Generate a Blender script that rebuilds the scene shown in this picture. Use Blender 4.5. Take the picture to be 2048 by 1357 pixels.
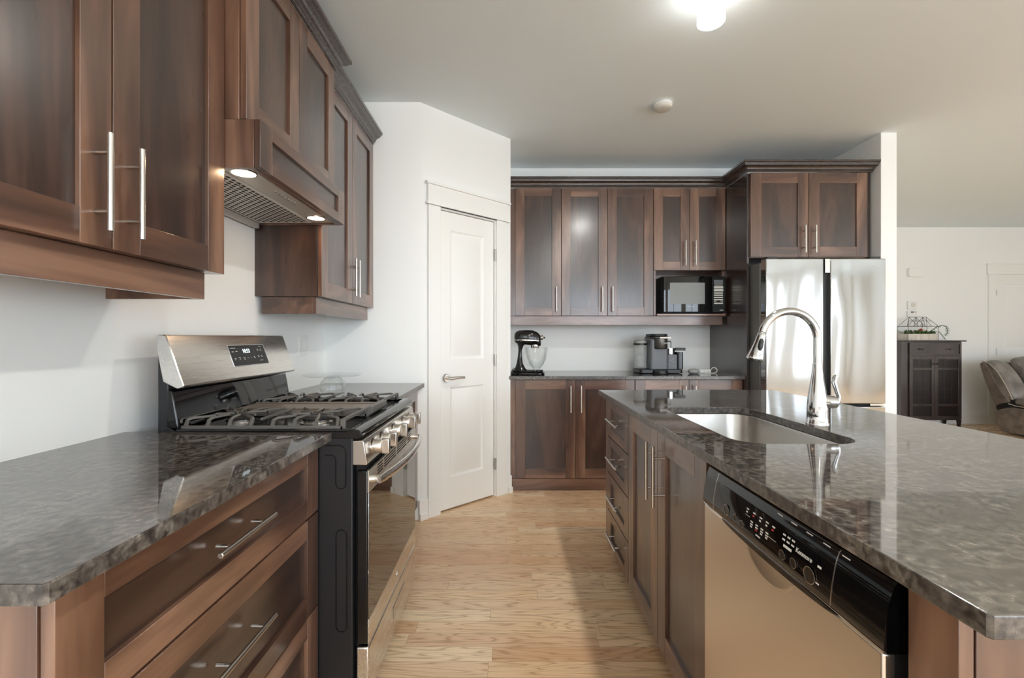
import bpy, bmesh, math, random
from mathutils import Vector, Matrix
random.seed(7)
PI = math.pi
S = bpy.context.scene
for o in list(bpy.data.objects): bpy.data.objects.remove(o)

# ------------------------------------------------------------------ camera
cam_d = bpy.data.cameras.new('camera'); cam = bpy.data.objects.new('camera', cam_d)
S.collection.objects.link(cam); S.camera = cam
cam.location = (0, 0, 1.24); cam.rotation_euler = (PI/2, 0, 0)
cam_d.sensor_width = 36; cam_d.lens = 910/2048*36
cam_d.shift_x = 7/2048; cam_d.shift_y = -1.5/2048
cam_d.clip_start = .02; cam_d.clip_end = 200

# ------------------------------------------------------------------ world and daylight
SKY = 5.6
w = bpy.data.worlds.new('sky'); S.world = w; w.use_nodes = True
nt = w.node_tree; bg = nt.nodes['Background']
tc = nt.nodes.new('ShaderNodeTexCoord'); sp = nt.nodes.new('ShaderNodeSeparateXYZ'); cr = nt.nodes.new('ShaderNodeValToRGB')
nt.links.new(tc.outputs['Generated'], sp.inputs[0]); nt.links.new(sp.outputs['Z'], cr.inputs[0]); nt.links.new(cr.outputs[0], bg.inputs[0])
cr.color_ramp.elements[0].position = 0.0; cr.color_ramp.elements[0].color = (.66, .73, .80, 1)
cr.color_ramp.elements[1].position = .06; cr.color_ramp.elements[1].color = (.83, .93, 1.05, 1)
bg.inputs[1].default_value = SKY
S.view_settings.view_transform = 'Standard'; S.view_settings.look = 'None'
S.view_settings.exposure = 0.66; S.view_settings.gamma = 1; S.view_settings.use_curve_mapping = False
LAMP = 7.0       # radiance of the opal lamp sides
LAMPB = 320.0    # radiance of the lamp's lower lens
HOODL = 28.0
WINS_BACK = [(-.9, .55, .95, 2.5), (1.2, 3.6, .05, 2.5), (4.2, 6.15, .3, 2.6), (6.95, 7.5, .3, 2.6)]      # x0,x1,z0,z1 on wall Y=-3.8
WINS_RIGHT = [(-2.9, -1.1, .3, 2.6), (.1, 1.2, .3, 2.6)]                              # y0,y1,z0,z1 on wall X=8.8
def portal(name, loc, rot, sx, sy):
    l = bpy.data.lights.new(name, 'AREA'); l.shape = 'RECTANGLE'; l.size = sx; l.size_y = sy
    l.cycles.is_portal = True
    o = bpy.data.objects.new(name, l); S.collection.objects.link(o); o.location = loc; o.rotation_euler = rot
for i, (a, b, c, d) in enumerate(WINS_BACK): portal('daylight', ((a+b)/2, -3.86, (c+d)/2), (PI/2, 0, 0), b-a, d-c)
for i, (a, b, c, d) in enumerate(WINS_RIGHT): portal('daylight', (8.86, (a+b)/2, (c+d)/2), (PI/2, 0, PI/2), b-a, d-c)
S.cycles.max_bounces = 10; S.cycles.diffuse_bounces = 8; S.cycles.glossy_bounces = 5
S.cycles.transmission_bounces = 8; S.cycles.transparent_max_bounces = 24; S.cycles.sample_clamp_indirect = 6
S.cycles.caustics_reflective = False; S.cycles.caustics_refractive = False

# ------------------------------------------------------------------ materials
def lin(c): return tuple((x/255/12.92 if x/255 <= .04045 else ((x/255+.055)/1.055)**2.4) for x in c) + (1,)
def mat(name, col=(200, 200, 200), rough=.5, metal=0, **kw):
    m = bpy.data.materials.new(name); m.use_nodes = True
    b = m.node_tree.nodes['Principled BSDF']
    b.inputs['Base Color'].default_value = lin(col); b.inputs['Roughness'].default_value = rough; b.inputs['Metallic'].default_value = metal
    for k, v in kw.items(): b.inputs[k.replace('_', ' ')].default_value = v
    return m
class N:
    """small node-graph helper on a material"""
    def __init__(s, m): s.t = m.node_tree; s.b = s.t.nodes['Principled BSDF']
    def n(s, typ, **kw):
        x = s.t.nodes.new('ShaderNode'+typ)
        for k, v in kw.items(): setattr(x, k, v)
        return x
    def l(s, a, b): s.t.links.new(a, b)
    def put(s, sock, v):
        if hasattr(v, 'links') or hasattr(v, 'is_output'): s.l(v, sock)
        else: sock.default_value = v
    def math(s, op, a, b=0.0, c=None):
        x = s.n('Math', operation=op); s.put(x.inputs[0], a); s.put(x.inputs[1], b)
        if c is not None: s.put(x.inputs[2], c)
        return x.outputs[0]
    def comb(s, x, y, z):
        c = s.n('CombineXYZ'); s.put(c.inputs[0], x); s.put(c.inputs[1], y); s.put(c.inputs[2], z); return c.outputs[0]
    def coords(s, scale=(1, 1, 1), rnd=0):
        tc = s.n('TexCoord'); out = tc.outputs['Object']
        if rnd:
            oi = s.n('ObjectInfo'); vm = s.n('VectorMath', operation='ADD'); s.l(out, vm.inputs[0])
            r = s.math('MULTIPLY', oi.outputs['Random'], rnd); s.l(s.comb(r, s.math('MULTIPLY', r, 1.7), s.math('MULTIPLY', r, 2.3)), vm.inputs[1]); out = vm.outputs[0]
        mp = s.n('Mapping'); s.l(out, mp.inputs[0]); mp.inputs['Scale'].default_value = scale
        return mp.outputs[0]
    def noise(s, vec, scale=1, detail=3, rough=.5, dist=0):
        x = s.n('TexNoise'); s.l(vec, x.inputs['Vector']); x.inputs['Scale'].default_value = scale; x.inputs['Detail'].default_value = detail
        x.inputs['Roughness'].default_value = rough; x.inputs['Distortion'].default_value = dist
        return x.outputs[0]
    def ramp(s, v, stops, interp='LINEAR'):
        r = s.n('ValToRGB'); s.l(v, r.inputs[0]); e = r.color_ramp; e.interpolation = interp
        while len(e.elements) < len(stops): e.elements.new(.5)
        for el, (p, c) in zip(e.elements, stops): el.position = p; el.color = c if len(c) == 4 else lin(c)
        return r.outputs[0]
    def mix(s, f, a, b, blend='MIX'):
        m = s.n('Mix', data_type='RGBA', blend_type=blend); s.put(m.inputs[0], f); s.put(m.inputs[6], a); s.put(m.inputs[7], b); return m.outputs[2]
    def bump(s, h, strength=.1, dist=.01):
        x = s.n('Bump'); x.inputs['Strength'].default_value = strength; x.inputs['Distance'].default_value = dist
        s.l(h, x.inputs['Height']); s.l(x.outputs[0], s.b.inputs['Normal'])

def wood(name, axis, dark, mid, light, rough=.33, spec=.5):
    """stained maple: cloudy blotches and fine pores running along one axis"""
    m = mat(name, mid, rough); g = N(m); g.b.inputs['Specular IOR Level'].default_value = spec; g.b.inputs['Coat Weight'].default_value = .8; g.b.inputs['Coat IOR'].default_value = 1.55; g.b.inputs['Coat Roughness'].default_value = .2
    st = {'x': (.16, 1, 1), 'y': (1, .16, 1), 'z': (1, 1, .16)}[axis]
    v = g.coords(st, rnd=9.0)
    blot = g.noise(v, 7, 3, .55, .6)
    fine = g.noise(g.coords(tuple(k*(.35 if k < 1 else 1) for k in st), rnd=9.0), 160, 2, .6)
    rings = g.noise(v, 3.2, 2, .5, 1.2)
    r = g.math('ABSOLUTE', g.math('SINE', g.math('MULTIPLY', rings, 55)))
    c = g.ramp(blot, [(.34, dark), (.5, mid), (.66, light)])
    c = g.mix(g.math('MULTIPLY', g.math('SUBTRACT', 1.0, r), .16), c, lin(dark))
    c = g.mix(g.math('MULTIPLY', fine, .22), c, lin(dark))
    g.l(c, g.b.inputs['Base Color'])
    g.l(g.math('MULTIPLY_ADD', fine, .12, rough-.06), g.b.inputs['Roughness'])
    g.bump(fine, .04, .002)
    return m
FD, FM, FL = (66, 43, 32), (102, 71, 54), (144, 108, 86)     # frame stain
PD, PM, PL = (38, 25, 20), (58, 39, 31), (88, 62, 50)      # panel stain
W_ = {}
for ax in 'xyz':
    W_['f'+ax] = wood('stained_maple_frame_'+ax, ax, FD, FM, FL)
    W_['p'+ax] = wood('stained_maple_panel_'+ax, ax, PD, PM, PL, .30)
M_crown = wood('dark_stained_crown', 'x', (50, 38, 33), (58, 44, 38), (66, 51, 44), .28)
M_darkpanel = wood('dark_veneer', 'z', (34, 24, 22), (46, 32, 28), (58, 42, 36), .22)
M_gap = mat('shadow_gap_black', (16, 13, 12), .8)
M_espresso = wood('espresso_lacquer', 'z', (42, 34, 33), (52, 43, 41), (62, 52, 48), .35)
M_esp_dark = mat('espresso_dark', (30, 24, 23), .35)

# granite
M_gran = mat('brown_granite', (80, 74, 68), .04); g = N(M_gran); g.b.inputs['IOR'].default_value = 2.9
v = g.coords(); a = g.noise(v, 60, 5, .6, .3); b = g.noise(v, 11, 3, .5, .5)
vo = g.n('TexVoronoi'); g.l(v, vo.inputs['Vector']); vo.inputs['Scale'].default_value = 75
c1 = g.ramp(a, [(.34, (36, 33, 32)), (.45, (68, 63, 59)), (.56, (100, 94, 87)), (.74, (140, 134, 126))])
c2 = g.mix(g.ramp(b, [(.42, (0, 0, 0, 1)), (.62, (.55, .55, .55, 1))]), c1, lin((56, 50, 47)))
c3 = g.mix(g.math('MULTIPLY', g.math('LESS_THAN', vo.outputs['Distance'], .16), .10), c2, lin((112, 107, 100)))
g.l(c3, g.b.inputs['Base Color'])
g.l(g.math('MULTIPLY_ADD', a, .04, .025), g.b.inputs['Roughness'])

M_edge = M_gran.copy(); M_edge.name = 'brown_granite_edge'; b_ = M_edge.node_tree.nodes['Principled BSDF']
for l_ in list(b_.inputs['Roughness'].links): M_edge.node_tree.links.remove(l_)
b_.inputs['Roughness'].default_value = .28; b_.inputs['IOR'].default_value = 1.7
# oak strip floor, boards along X
M_floor = mat('oak_strip_floor', (205, 168, 128), .28); g = N(M_floor)
tc = g.n('TexCoord'); sx = g.n('SeparateXYZ'); g.l(tc.outputs['Object'], sx.inputs[0])
X, Y = sx.outputs[0], sx.outputs[1]
PW = .083
row = g.math('FLOOR', g.math('DIVIDE', Y, PW)); fy = g.math('FRACT', g.math('DIVIDE', Y, PW))
wn = g.n('TexWhiteNoise', noise_dimensions='1D'); g.l(row, wn.inputs['W'])
xo = g.math('MULTIPLY_ADD', wn.outputs['Value'], 7.3, X); L = .78
xi = g.math('DIVIDE', xo, L); wob = g.math('MULTIPLY', g.math('SINE', g.math('MULTIPLY', row, 12.9)), .2)
xi = g.math('ADD', xi, wob)
col = g.math('FLOOR', xi); fx = g.math('FRACT', xi)
w2 = g.n('TexWhiteNoise', noise_dimensions='2D'); g.l(g.comb(row, col, 0.0), w2.inputs['Vector'])
rnd = w2.outputs['Value']
vec = g.comb(g.math('MULTIPLY', X, .85), g.math('MULTIPLY', Y, 9.0), g.math('MULTIPLY', rnd, 37.0))
ring = g.noise(vec, 1.6, 2, .45, .35)
rs = g.math('ABSOLUTE', g.math('SINE', g.math('MULTIPLY', ring, 40)))
pore = g.noise(g.comb(g.math('MULTIPLY', X, 8.0), g.math('MULTIPLY', Y, 160.0), rnd), 1.5, 2, .6)
base = g.ramp(rnd, [(0, (218, 176, 136)), (.3, (232, 198, 158)), (.55, (239, 208, 168)), (.8, (244, 220, 184)), (1, (222, 182, 144))])
gr = g.math('MULTIPLY', g.math('POWER', g.math('SUBTRACT', 1.0, rs), 2.0), .62)
cc = g.mix(gr, base, lin((156, 108, 70)))
cc = g.mix(g.math('MULTIPLY', g.math('GREATER_THAN', pore, .58), .13), cc, lin((150, 104, 68)))
cl = g.noise(g.comb(g.math('MULTIPLY', X, .5), Y, rnd), 4, 2, .5)
cc = g.mix(g.math('MULTIPLY', g.math('SUBTRACT', cl, .35), .35), cc, lin((176, 128, 86)))
seam = g.math('MAXIMUM', g.math('LESS_THAN', fy, .02), g.math('LESS_THAN', fx, .0025))
cc = g.mix(g.math('MULTIPLY', seam, .45), cc, lin((96, 62, 38)))
g.l(cc, g.b.inputs['Base Color'])
g.l(g.math('MULTIPLY_ADD', pore, .1, .22), g.b.inputs['Roughness'])
g.b.inputs['Specular IOR Level'].default_value = .45

def paint(name, col, rough=.6):
    m = mat(name, col, rough); g = N(m); g.bump(g.noise(g.coords(), 260, 2), .03, .002); return m
M_wall = paint('white_wall_paint', (241, 242, 240), .55)
M_ceil = paint('ceiling_paint', (229, 238, 241), .8)
M_trim = mat('white_trim_gloss', (240, 240, 237), .35)
M_white = mat('white_plastic', (235, 235, 232), .4)
M_offw = mat('offwhite_plastic', (214, 212, 204), .4)

def steel(name, col=(224, 221, 216), rough=.27, axis='y', br=.05, bump=0):
    m = mat(name, col, rough, 1); g = N(m)
    sc = {'x': (2, 140, 140), 'y': (140, 2, 140), 'z': (140, 140, 2)}[axis]
    n = g.noise(g.coords(sc), 1, 2, .6)
    g.l(g.math('MULTIPLY_ADD', n, br, rough-br/2), g.b.inputs['Roughness'])
    return m
M_steel = steel('brushed_steel')
M_steel_dw = steel('brushed_steel_dishwasher', (226, 218, 208), .30)
M_steel_sink = steel('sink_steel', (186, 184, 180), .30, 'y')
M_fridge = steel('fridge_steel', (176, 176, 175), .10, 'z', .04)
g = N(M_fridge); vv = g.noise(g.coords((3.2, 3.2, .9)), 1.0, 1, .4, .3); g.bump(vv, .55, .035)
M_nickel = mat('satin_nickel', (205, 200, 193), .24, 1)
M_chrome = mat('chrome', (205, 206, 207), .06, 1)
M_black = mat('black_enamel', (14, 14, 15), .12)
M_blackside = mat('black_textured_side', (26, 27, 30), .38)
M_blackgloss = mat('black_glass', (8, 8, 9), .03)
M_ovenglass = mat('oven_glass', (20, 17, 15), .02); M_ovenglass.node_tree.nodes['Principled BSDF'].inputs['Specular IOR Level'].default_value = 1.0
M_ovenglass.node_tree.nodes['Principled BSDF'].inputs['IOR'].default_value = 2.1
M_iron = mat('cast_iron', (92, 89, 85), .42)
M_griddle = mat('griddle_metal', (150, 140, 130), .42, .6)
M_dark = mat('dark_plastic', (28, 28, 29), .4)
M_grey = mat('slate_grey_plastic', (104, 107, 112), .45)
M_ltgrey = mat('light_grey_fabric', (150, 153, 150), .8)
M_mark = mat('white_print', (225, 225, 222), .5)
M_red = mat('red_lamp', (190, 40, 45), .4); 
M_led = mat('display_digits', (220, 235, 240), .5); M_led.node_tree.nodes['Principled BSDF'].inputs['Emission Color'].default_value = (.8, .95, 1, 1); M_led.node_tree.nodes['Principled BSDF'].inputs['Emission Strength'].default_value = 1.2
def glass(name, col=(255, 255, 255), rough=0, ior=1.45):
    m = mat(name, col, rough); m.node_tree.nodes['Principled BSDF'].inputs['Transmission Weight'].default_value = 1; m.node_tree.nodes['Principled BSDF'].inputs['IOR'].default_value = ior
    return m
def thin(name, col, body, blend=.22):
    """thin clear wall: see-through with a fresnel-like gloss and a trace of body colour"""
    m = mat(name, col, .03); t = m.node_tree; b = t.nodes['Principled BSDF']; out = t.nodes['Material Output']
    tr = t.nodes.new('ShaderNodeBsdfTransparent'); tr.inputs[0].default_value = (.99, .995, .992, 1)
    lw = t.nodes.new('ShaderNodeLayerWeight'); lw.inputs[0].default_value = blend
    ma = t.nodes.new('ShaderNodeMath'); ma.operation = 'MAXIMUM'; ma.inputs[1].default_value = body; t.links.new(lw.outputs['Facing'], ma.inputs[0])
    mx = t.nodes.new('ShaderNodeMixShader'); t.links.new(ma.outputs[0], mx.inputs[0]); t.links.new(tr.outputs[0], mx.inputs[1]); t.links.new(b.outputs[0], mx.inputs[2]); t.links.new(mx.outputs[0], out.inputs[0])
    return m
M_glass = thin('clear_glass', (232, 238, 236), .02, .12)
nt_ = M_glass.node_tree; gl = nt_.nodes.new('ShaderNodeBsdfGlossy'); gl.inputs['Roughness'].default_value = .02
nt_.links.new(gl.outputs[0], [n for n in nt_.nodes if n.type == 'MIX_SHADER'][0].inputs[2])
M_tank = thin('clear_plastic', (214, 216, 216), .16)
M_water = thin('water', (214, 218, 222), .14)
def emit(name, col, strength):
    m = mat(name, (255, 255, 255), .5); b = m.node_tree.nodes['Principled BSDF']
    b.inputs['Emission Color'].default_value = lin(col); b.inputs['Emission Strength'].default_value = strength; return m
M_lamp = emit('opal_lamp_glass', (255, 253, 248), LAMP)
M_lampb = emit('lamp_lower_lens', (255, 252, 246), LAMPB)
M_hoodlamp = emit('warm_hood_lamp', (255, 214, 170), HOODL)
M_leather = mat('taupe_suede', (112, 101, 92), .55); g = N(M_leather); nz = g.noise(g.coords(), 9, 4, .6); g.l(g.ramp(nz, [(.3, (88, 79, 72)), (.7, (134, 122, 112))]), g.b.inputs['Base Color'])
M_leath2 = mat('grey_leather', (118, 112, 107), .38); g = N(M_leath2); nz = g.noise(g.coords(), 7, 4, .6); g.l(g.ramp(nz, [(.3, (96, 90, 86)), (.7, (140, 134, 128))]), g.b.inputs['Base Color']); g.bump(nz, .4, .02)
M_piping = mat('piping', (176, 166, 154), .6)
M_leaf = mat('leaf_green', (74, 104, 52), .5); M_leaf2 = mat('leaf_grey_green', (88, 104, 78), .55)
M_flower = mat('red_flower', (196, 72, 66), .6)
M_whitewood = wood('whitewashed_plank', 'z', (186, 178, 166), (206, 199, 188), (222, 216, 206), .6)
M_brass = mat('hinge_metal', (186, 184, 178), .3, 1)
# ------------------------------------------------------------------ mesh helpers
def link(o, parent=None):
    S.collection.objects.link(o)
    if parent is not None: o.parent = parent
    return o
ORG = {}
def thing(name, label, cat, loc, group=None, kind=None):
    o = bpy.data.objects.new(name, None); o.empty_display_size = .05; link(o); o.location = loc
    if label: o['label'] = label
    if cat: o['category'] = cat
    if group: o['group'] = group
    if kind: o['kind'] = kind
    ORG[o.name] = Vector(loc); return o
def org(p):
    while p is not None:
        if p.name in ORG: return ORG[p.name]
        p = p.parent
    return Vector((0, 0, 0))
class MB:
    def __init__(s): s.bm = bmesh.new(); s.mi = 0
    def m(s, i): s.mi = i; return s
    def _f(s, vs, smooth=False):
        try: f = s.bm.faces.new(vs)
        except ValueError: return None
        f.material_index = s.mi; f.smooth = smooth; return f
    def box(s, x0, x1, y0, y1, z0, z1):
        x0, x1 = sorted((x0, x1)); y0, y1 = sorted((y0, y1)); z0, z1 = sorted((z0, z1))
        v = [s.bm.verts.new(p) for p in ((x0,y0,z0),(x1,y0,z0),(x1,y1,z0),(x0,y1,z0),(x0,y0,z1),(x1,y0,z1),(x1,y1,z1),(x0,y1,z1))]
        for q in ((0,3,2,1),(4,5,6,7),(0,1,5,4),(1,2,6,5),(2,3,7,6),(3,0,4,7)): s._f([v[i] for i in q])
        return s
    def loft(s, rings, caps=True, smooth=True, closed=True):
        R = [[s.bm.verts.new(p) for p in r] for r in rings]
        n = len(R[0])
        for a, b in zip(R, R[1:]):
            for i in range(n if closed else n-1):
                j = (i+1) % n; s._f([a[i], a[j], b[j], b[i]], smooth)
        if caps: s._f(list(reversed(R[0]))); s._f(R[-1])
        return s
    def prism(s, poly, axis, a0, a1):
        """poly of 2-D points extruded along an axis; for 'y' points are (x,z), 'x' -> (y,z), 'z' -> (x,y)"""
        def P(p, a): return {'y': (p[0], a, p[1]), 'x': (a, p[0], p[1]), 'z': (p[0], p[1], a)}[axis]
        return s.loft([[P(p, a0) for p in poly], [P(p, a1) for p in poly]], True, False)
    def tube(s, pts, r, n=12, flat=None, up=None):
        """round (or flattened) tube through points; r a number or list"""
        pts = [Vector(p) for p in pts]; rings = []
        prev = None
        for i, p in enumerate(pts):
            t = (pts[min(i+1, len(pts)-1)]-pts[max(i-1, 0)]).normalized()
            if prev is None:
                a = Vector(up) if up else (Vector((0, 0, 1)) if abs(t.z) < .9 else Vector((0, 1, 0)))
            else: a = prev
            u = (a - t*a.dot(t)).normalized(); v = t.cross(u); prev = u
            rr = r[i] if isinstance(r, (list, tuple)) else r
            fl = flat if flat else 1
            rings.append([p + u*math.cos(2*PI*k/n)*rr + v*math.sin(2*PI*k/n)*rr*fl for k in range(n)])
        return s.loft(rings, True, n > 4)
    def cyl(s, p0, p1, r, n=20, r1=None):
        return s.tube([p0, p1], [r, r if r1 is None else r1], n)
    def lathe(s, prof, c, n=32, axis='z', caps=True):
        rings = []
        for r, h in prof:
            r = max(r, 1e-5)
            ring = []
            for k in range(n):
                ca, sa = math.cos(2*PI*k/n)*r, math.sin(2*PI*k/n)*r
                ring.append({'z': (c[0]+ca, c[1]+sa, c[2]+h), 'x': (c[0]+h, c[1]+ca, c[2]+sa), 'y': (c[0]+ca, c[1]+h, c[2]+sa)}[axis])
            rings.append(ring)
        return s.loft(rings, caps)
    def ball(s, c, rx, ry, rz, n=20, m=12):
        rings = []
        for j in range(m+1):
            t = PI*j/m; r = max(math.sin(t), 1e-4)
            rings.append([(c[0]+rx*r*math.cos(2*PI*k/n), c[1]+ry*r*math.sin(2*PI*k/n), c[2]-rz*math.cos(t)) for k in range(n)])
        return s.loft(rings)
    def quad(s, *p): s._f([s.bm.verts.new(q) for q in p]); return s
    def build(s, name, mats, parent=None, bevel=0, seg=2, label=None, kind=None, group=None, cat=None, subsurf=0):
        o0 = org(parent)
        bmesh.ops.translate(s.bm, verts=s.bm.verts, vec=-o0)
        bmesh.ops.recalc_face_normals(s.bm, faces=s.bm.faces)
        me = bpy.data.meshes.new(name); s.bm.to_mesh(me); s.bm.free()
        for m in (mats if isinstance(mats, (list, tuple)) else [mats]): me.materials.append(m)
        me.set_sharp_from_angle(angle=.75)
        o = bpy.data.objects.new(name, me); link(o, parent)
        if bevel:
            b = o.modifiers.new('bevel', 'BEVEL'); b.width = bevel; b.segments = seg; b.limit_method = 'ANGLE'; b.angle_limit = .7
            b.harden_normals = False
        if subsurf:
            q = o.modifiers.new('subdivision', 'SUBSURF'); q.levels = subsurf; q.render_levels = subsurf
        if label: o['label'] = label
        if kind: o['kind'] = kind
        if group: o['group'] = group
        if cat: o['category'] = cat
        return o
def single(mb, name, mats, label, cat, group=None, bevel=0, **k):
    return mb.build(name, mats, None, bevel, label=label, cat=cat, group=group, **k)
def struct(mb, name, mats, bevel=0, label=None): return mb.build(name, mats, None, bevel, kind='structure', label=label)
def text(body, mat_, parent, size, pos, right, up, name='logo', align='CENTER', ext=.0004, label=None, xs=1.0):
    c = bpy.data.curves.new('t', 'FONT'); c.body = body; c.size = size; c.extrude = ext; c.align_x = align; c.align_y = 'CENTER'
    t = bpy.data.objects.new('t', c); S.collection.objects.link(t)
    bpy.context.view_layer.update()
    me = bpy.data.meshes.new_from_object(t.evaluated_get(bpy.context.evaluated_depsgraph_get()))
    bpy.data.objects.remove(t); bpy.data.curves.remove(c)
    r, u = Vector(right).normalized(), Vector(up).normalized(); n = r.cross(u)
    M = Matrix.Translation(Vector(pos)-org(parent)) @ Matrix((r*xs, u, n)).transposed().to_4x4()
    me.transform(M); me.materials.clear(); me.materials.append(mat_)
    me.name = name; o = bpy.data.objects.new(name, me); link(o, parent)
    if label: o['label'] = label
    return o
# face frames: u runs along the wall, d is depth behind the face
def FB(mb, facing, face, u0, u1, z0, z1, d0, d1):
    if facing == '+x': mb.box(face-d1, face-d0, u0, u1, z0, z1)
    elif facing == '-x': mb.box(face+d0, face+d1, u0, u1, z0, z1)
    else: mb.box(u0, u1, face+d0, face+d1, z0, z1)
    return mb
def FP(facing, face, u, z, d):
    return {'+x': (face-d, u, z), '-x': (face+d, u, z), '-y': (u, face+d, z)}[facing]
UA = {'+x': 'y', '-x': 'y', '-y': 'x'}
def bar_handle(parent, facing, face, u, z, vertical=True, L=.22, r=.0062, out=.035, c2c=.066):
    mb = MB()
    def P(a, d): return FP(facing, face, u if vertical else u+a, z+a if vertical else z, d)
    h = L/2
    mb.tube([P(-h, -out), P(-h+.0012, -out), P(h-.0012, -out), P(h, -out)], [r*.8, r, r, r*.8], 16)
    for q in (-c2c, c2c): mb.cyl(P(q, -out), P(q, -.0002), r*.78, 12)
    return mb.build('handle', M_nickel, parent, label='brushed nickel bar handle')
def shaker(parent, name, facing, face, u0, u1, z0, z1, sw=.078, rw=None, th=.02, rec=.0105, horiz=False, handle=None):
    """recessed-panel front: two stiles, two rails, a sunk panel; handle = (u, z, vertical)"""
    rw = rw or sw; u0 += .0015; u1 -= .0015; z0 += .0015; z1 -= .0015
    mb = MB()
    FB(mb, facing, face, u0, u0+sw, z0, z1, 0, th); FB(mb, facing, face, u1-sw, u1, z0, z1, 0, th)
    mb.m(1); FB(mb, facing, face, u0+sw, u1-sw, z0, z0+rw, 0.0002, th); FB(mb, facing, face, u0+sw, u1-sw, z1-rw, z1, 0.0002, th)
    d = mb.build(name, [W_['fz'], W_['f'+UA[facing]]], parent, .0012)
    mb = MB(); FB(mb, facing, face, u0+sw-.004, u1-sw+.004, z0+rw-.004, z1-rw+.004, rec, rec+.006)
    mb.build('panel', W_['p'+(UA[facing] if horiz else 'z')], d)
    if handle: bar_handle(d, facing, face, handle[0], handle[1], handle[2])
    return d
CROWN = [(0, 0), (.007, 0), (.007, .010), (.012, .013), (.012, .019), (.018, .022), (.019, .030), (.025, .036), (.034, .042), (.045, .046), (.047, .052), (.052, .054), (.053, .060), (.062, .063), (.063, .078), (0, .078)]
def sweep(mb, prof, path, z0, sx=1.0):
    """profile of (outward, height) swept with mitres along an XY path; outward is to the right of travel"""
    path = [Vector((p[0], p[1])) for p in path]; rings = []
    for i, p in enumerate(path):
        ns = []
        if i > 0: t = (p-path[i-1]).normalized(); ns.append(Vector((t.y, -t.x)))
        if i < len(path)-1: t = (path[i+1]-p).normalized(); ns.append(Vector((t.y, -t.x)))
        n = ns[0] if len(ns) == 1 else (ns[0]+ns[1])/(1+ns[0].dot(ns[1]))
        rings.append([(p.x+n.x*o*sx, p.y+n.y*o*sx, z0+h) for o, h in prof])
    return mb.loft(rings, True, False)
def carcass(parent, facing, face, u0, u1, z0, z1, depth, mat_=None):
    mb = MB(); FB(mb, facing, face, u0, u1, z0, z1, .0215, depth)
    return mb.build('body', mat_ or W_['fz'], parent, .0008)
def toe(parent, facing, face, u0, u1, d0=.075, d1=.095, z1=.094):
    mb = MB(); FB(mb, facing, face, u0, u1, 0, z1, d0, d1); return mb.build('toe_kick', W_['f'+UA[facing]], parent)

# ================================================================== SETTING
H = 2.85; XW = -1.25; YB = 4.31; YF = -3.8; XR = 8.8; YL = 6.6
struct(MB().box(XW-.3, XR+.2, YF-.2, YL+.2, -.06, 0), 'floor', M_floor)
struct(MB().box(XW-.3, XR+.2, YF-.2, YL+.2, H, H+.1), 'ceiling', M_ceil)
struct(MB().box(XW-.12, XW, YF, 4.43, 0, H), 'wall_left', M_wall)
struct(MB().box(-.0, 3.036, YB, YB+.12, 0, H), 'wall_back', M_wall)
struct(MB().box(2.911, 3.036, 3.556, YB-.001, 0, H).box(2.911, 3.036, YB+.121, YL, 0, H), 'wall_middle', M_wall, .004)
struct(MB().box(3.037, XR+.12, YL, YL+.12, 0, H), 'wall_far', M_wall)
def holed(axis, a0, a1, b0, b1, wins, lo, hi):
    mb = MB()
    def bx(u0, u1, z0, z1):
        if axis == 'y': mb.box(u0, u1, b0, b1, z0, z1)
        else: mb.box(b0, b1, u0, u1, z0, z1)
    u = a0
    for (p, q, c, d) in wins:
        bx(u, p, lo, hi); bx(p, q, lo, c); bx(p, q, d, hi); u = q
    bx(u, a1, lo, hi); return mb
struct(holed('y', XW-.12, XR+.12, YF-.12, YF, WINS_BACK, 0, H), 'wall_front', M_wall)
struct(holed('x', YF, YL, XR, XR+.12, WINS_RIGHT, 0, H), 'wall_right', M_wall)
k = 0
for (p, q, c, d) in WINS_BACK:
    k += 1; mb = MB(); y0, y1 = YF-.09, YF-.03
    mb.box(p, p+.05, y0, y1, c, d).box(q-.05, q, y0, y1, c, d).box(p+.05, q-.05, y0, y1, c, c+.05).box(p+.05, q-.05, y0, y1, d-.05, d)
    mb.box((p+q)/2-.03, (p+q)/2+.03, y0, y1, c+.05, d-.05)
    for e in (p-.09, q): mb.box(e, e+.09, YF, YF+.018, c-.09 if c > .2 else 0, d+.11)
    mb.box(p, q, YF, YF+.018, d, d+.11)
    if c > .2: mb.box(p, q, YF, YF+.018, c-.09, c)
    struct(mb, 'window_%d' % k, M_trim)
for (p, q, c, d) in WINS_RIGHT:
    k += 1; mb = MB(); x0, x1 = XR+.03, XR+.09
    mb.box(x0, x1, p, p+.05, c, d).box(x0, x1, q-.05, q, c, d).box(x0, x1, p+.05, q-.05, c, c+.05).box(x0, x1, p+.05, q-.05, d-.05, d)
    mb.box(x0, x1, (p+q)/2-.03, (p+q)/2+.03, c+.05, d-.05)
    for e in (p-.09, q): mb.box(XR-.018, XR, e, e+.09, c-.09, d+.11)
    mb.box(XR-.018, XR, p, q, d, d+.11); mb.box(XR-.018, XR, p, q, c-.09, c)
    struct(mb, 'window_%d' % k, M_trim)
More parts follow.
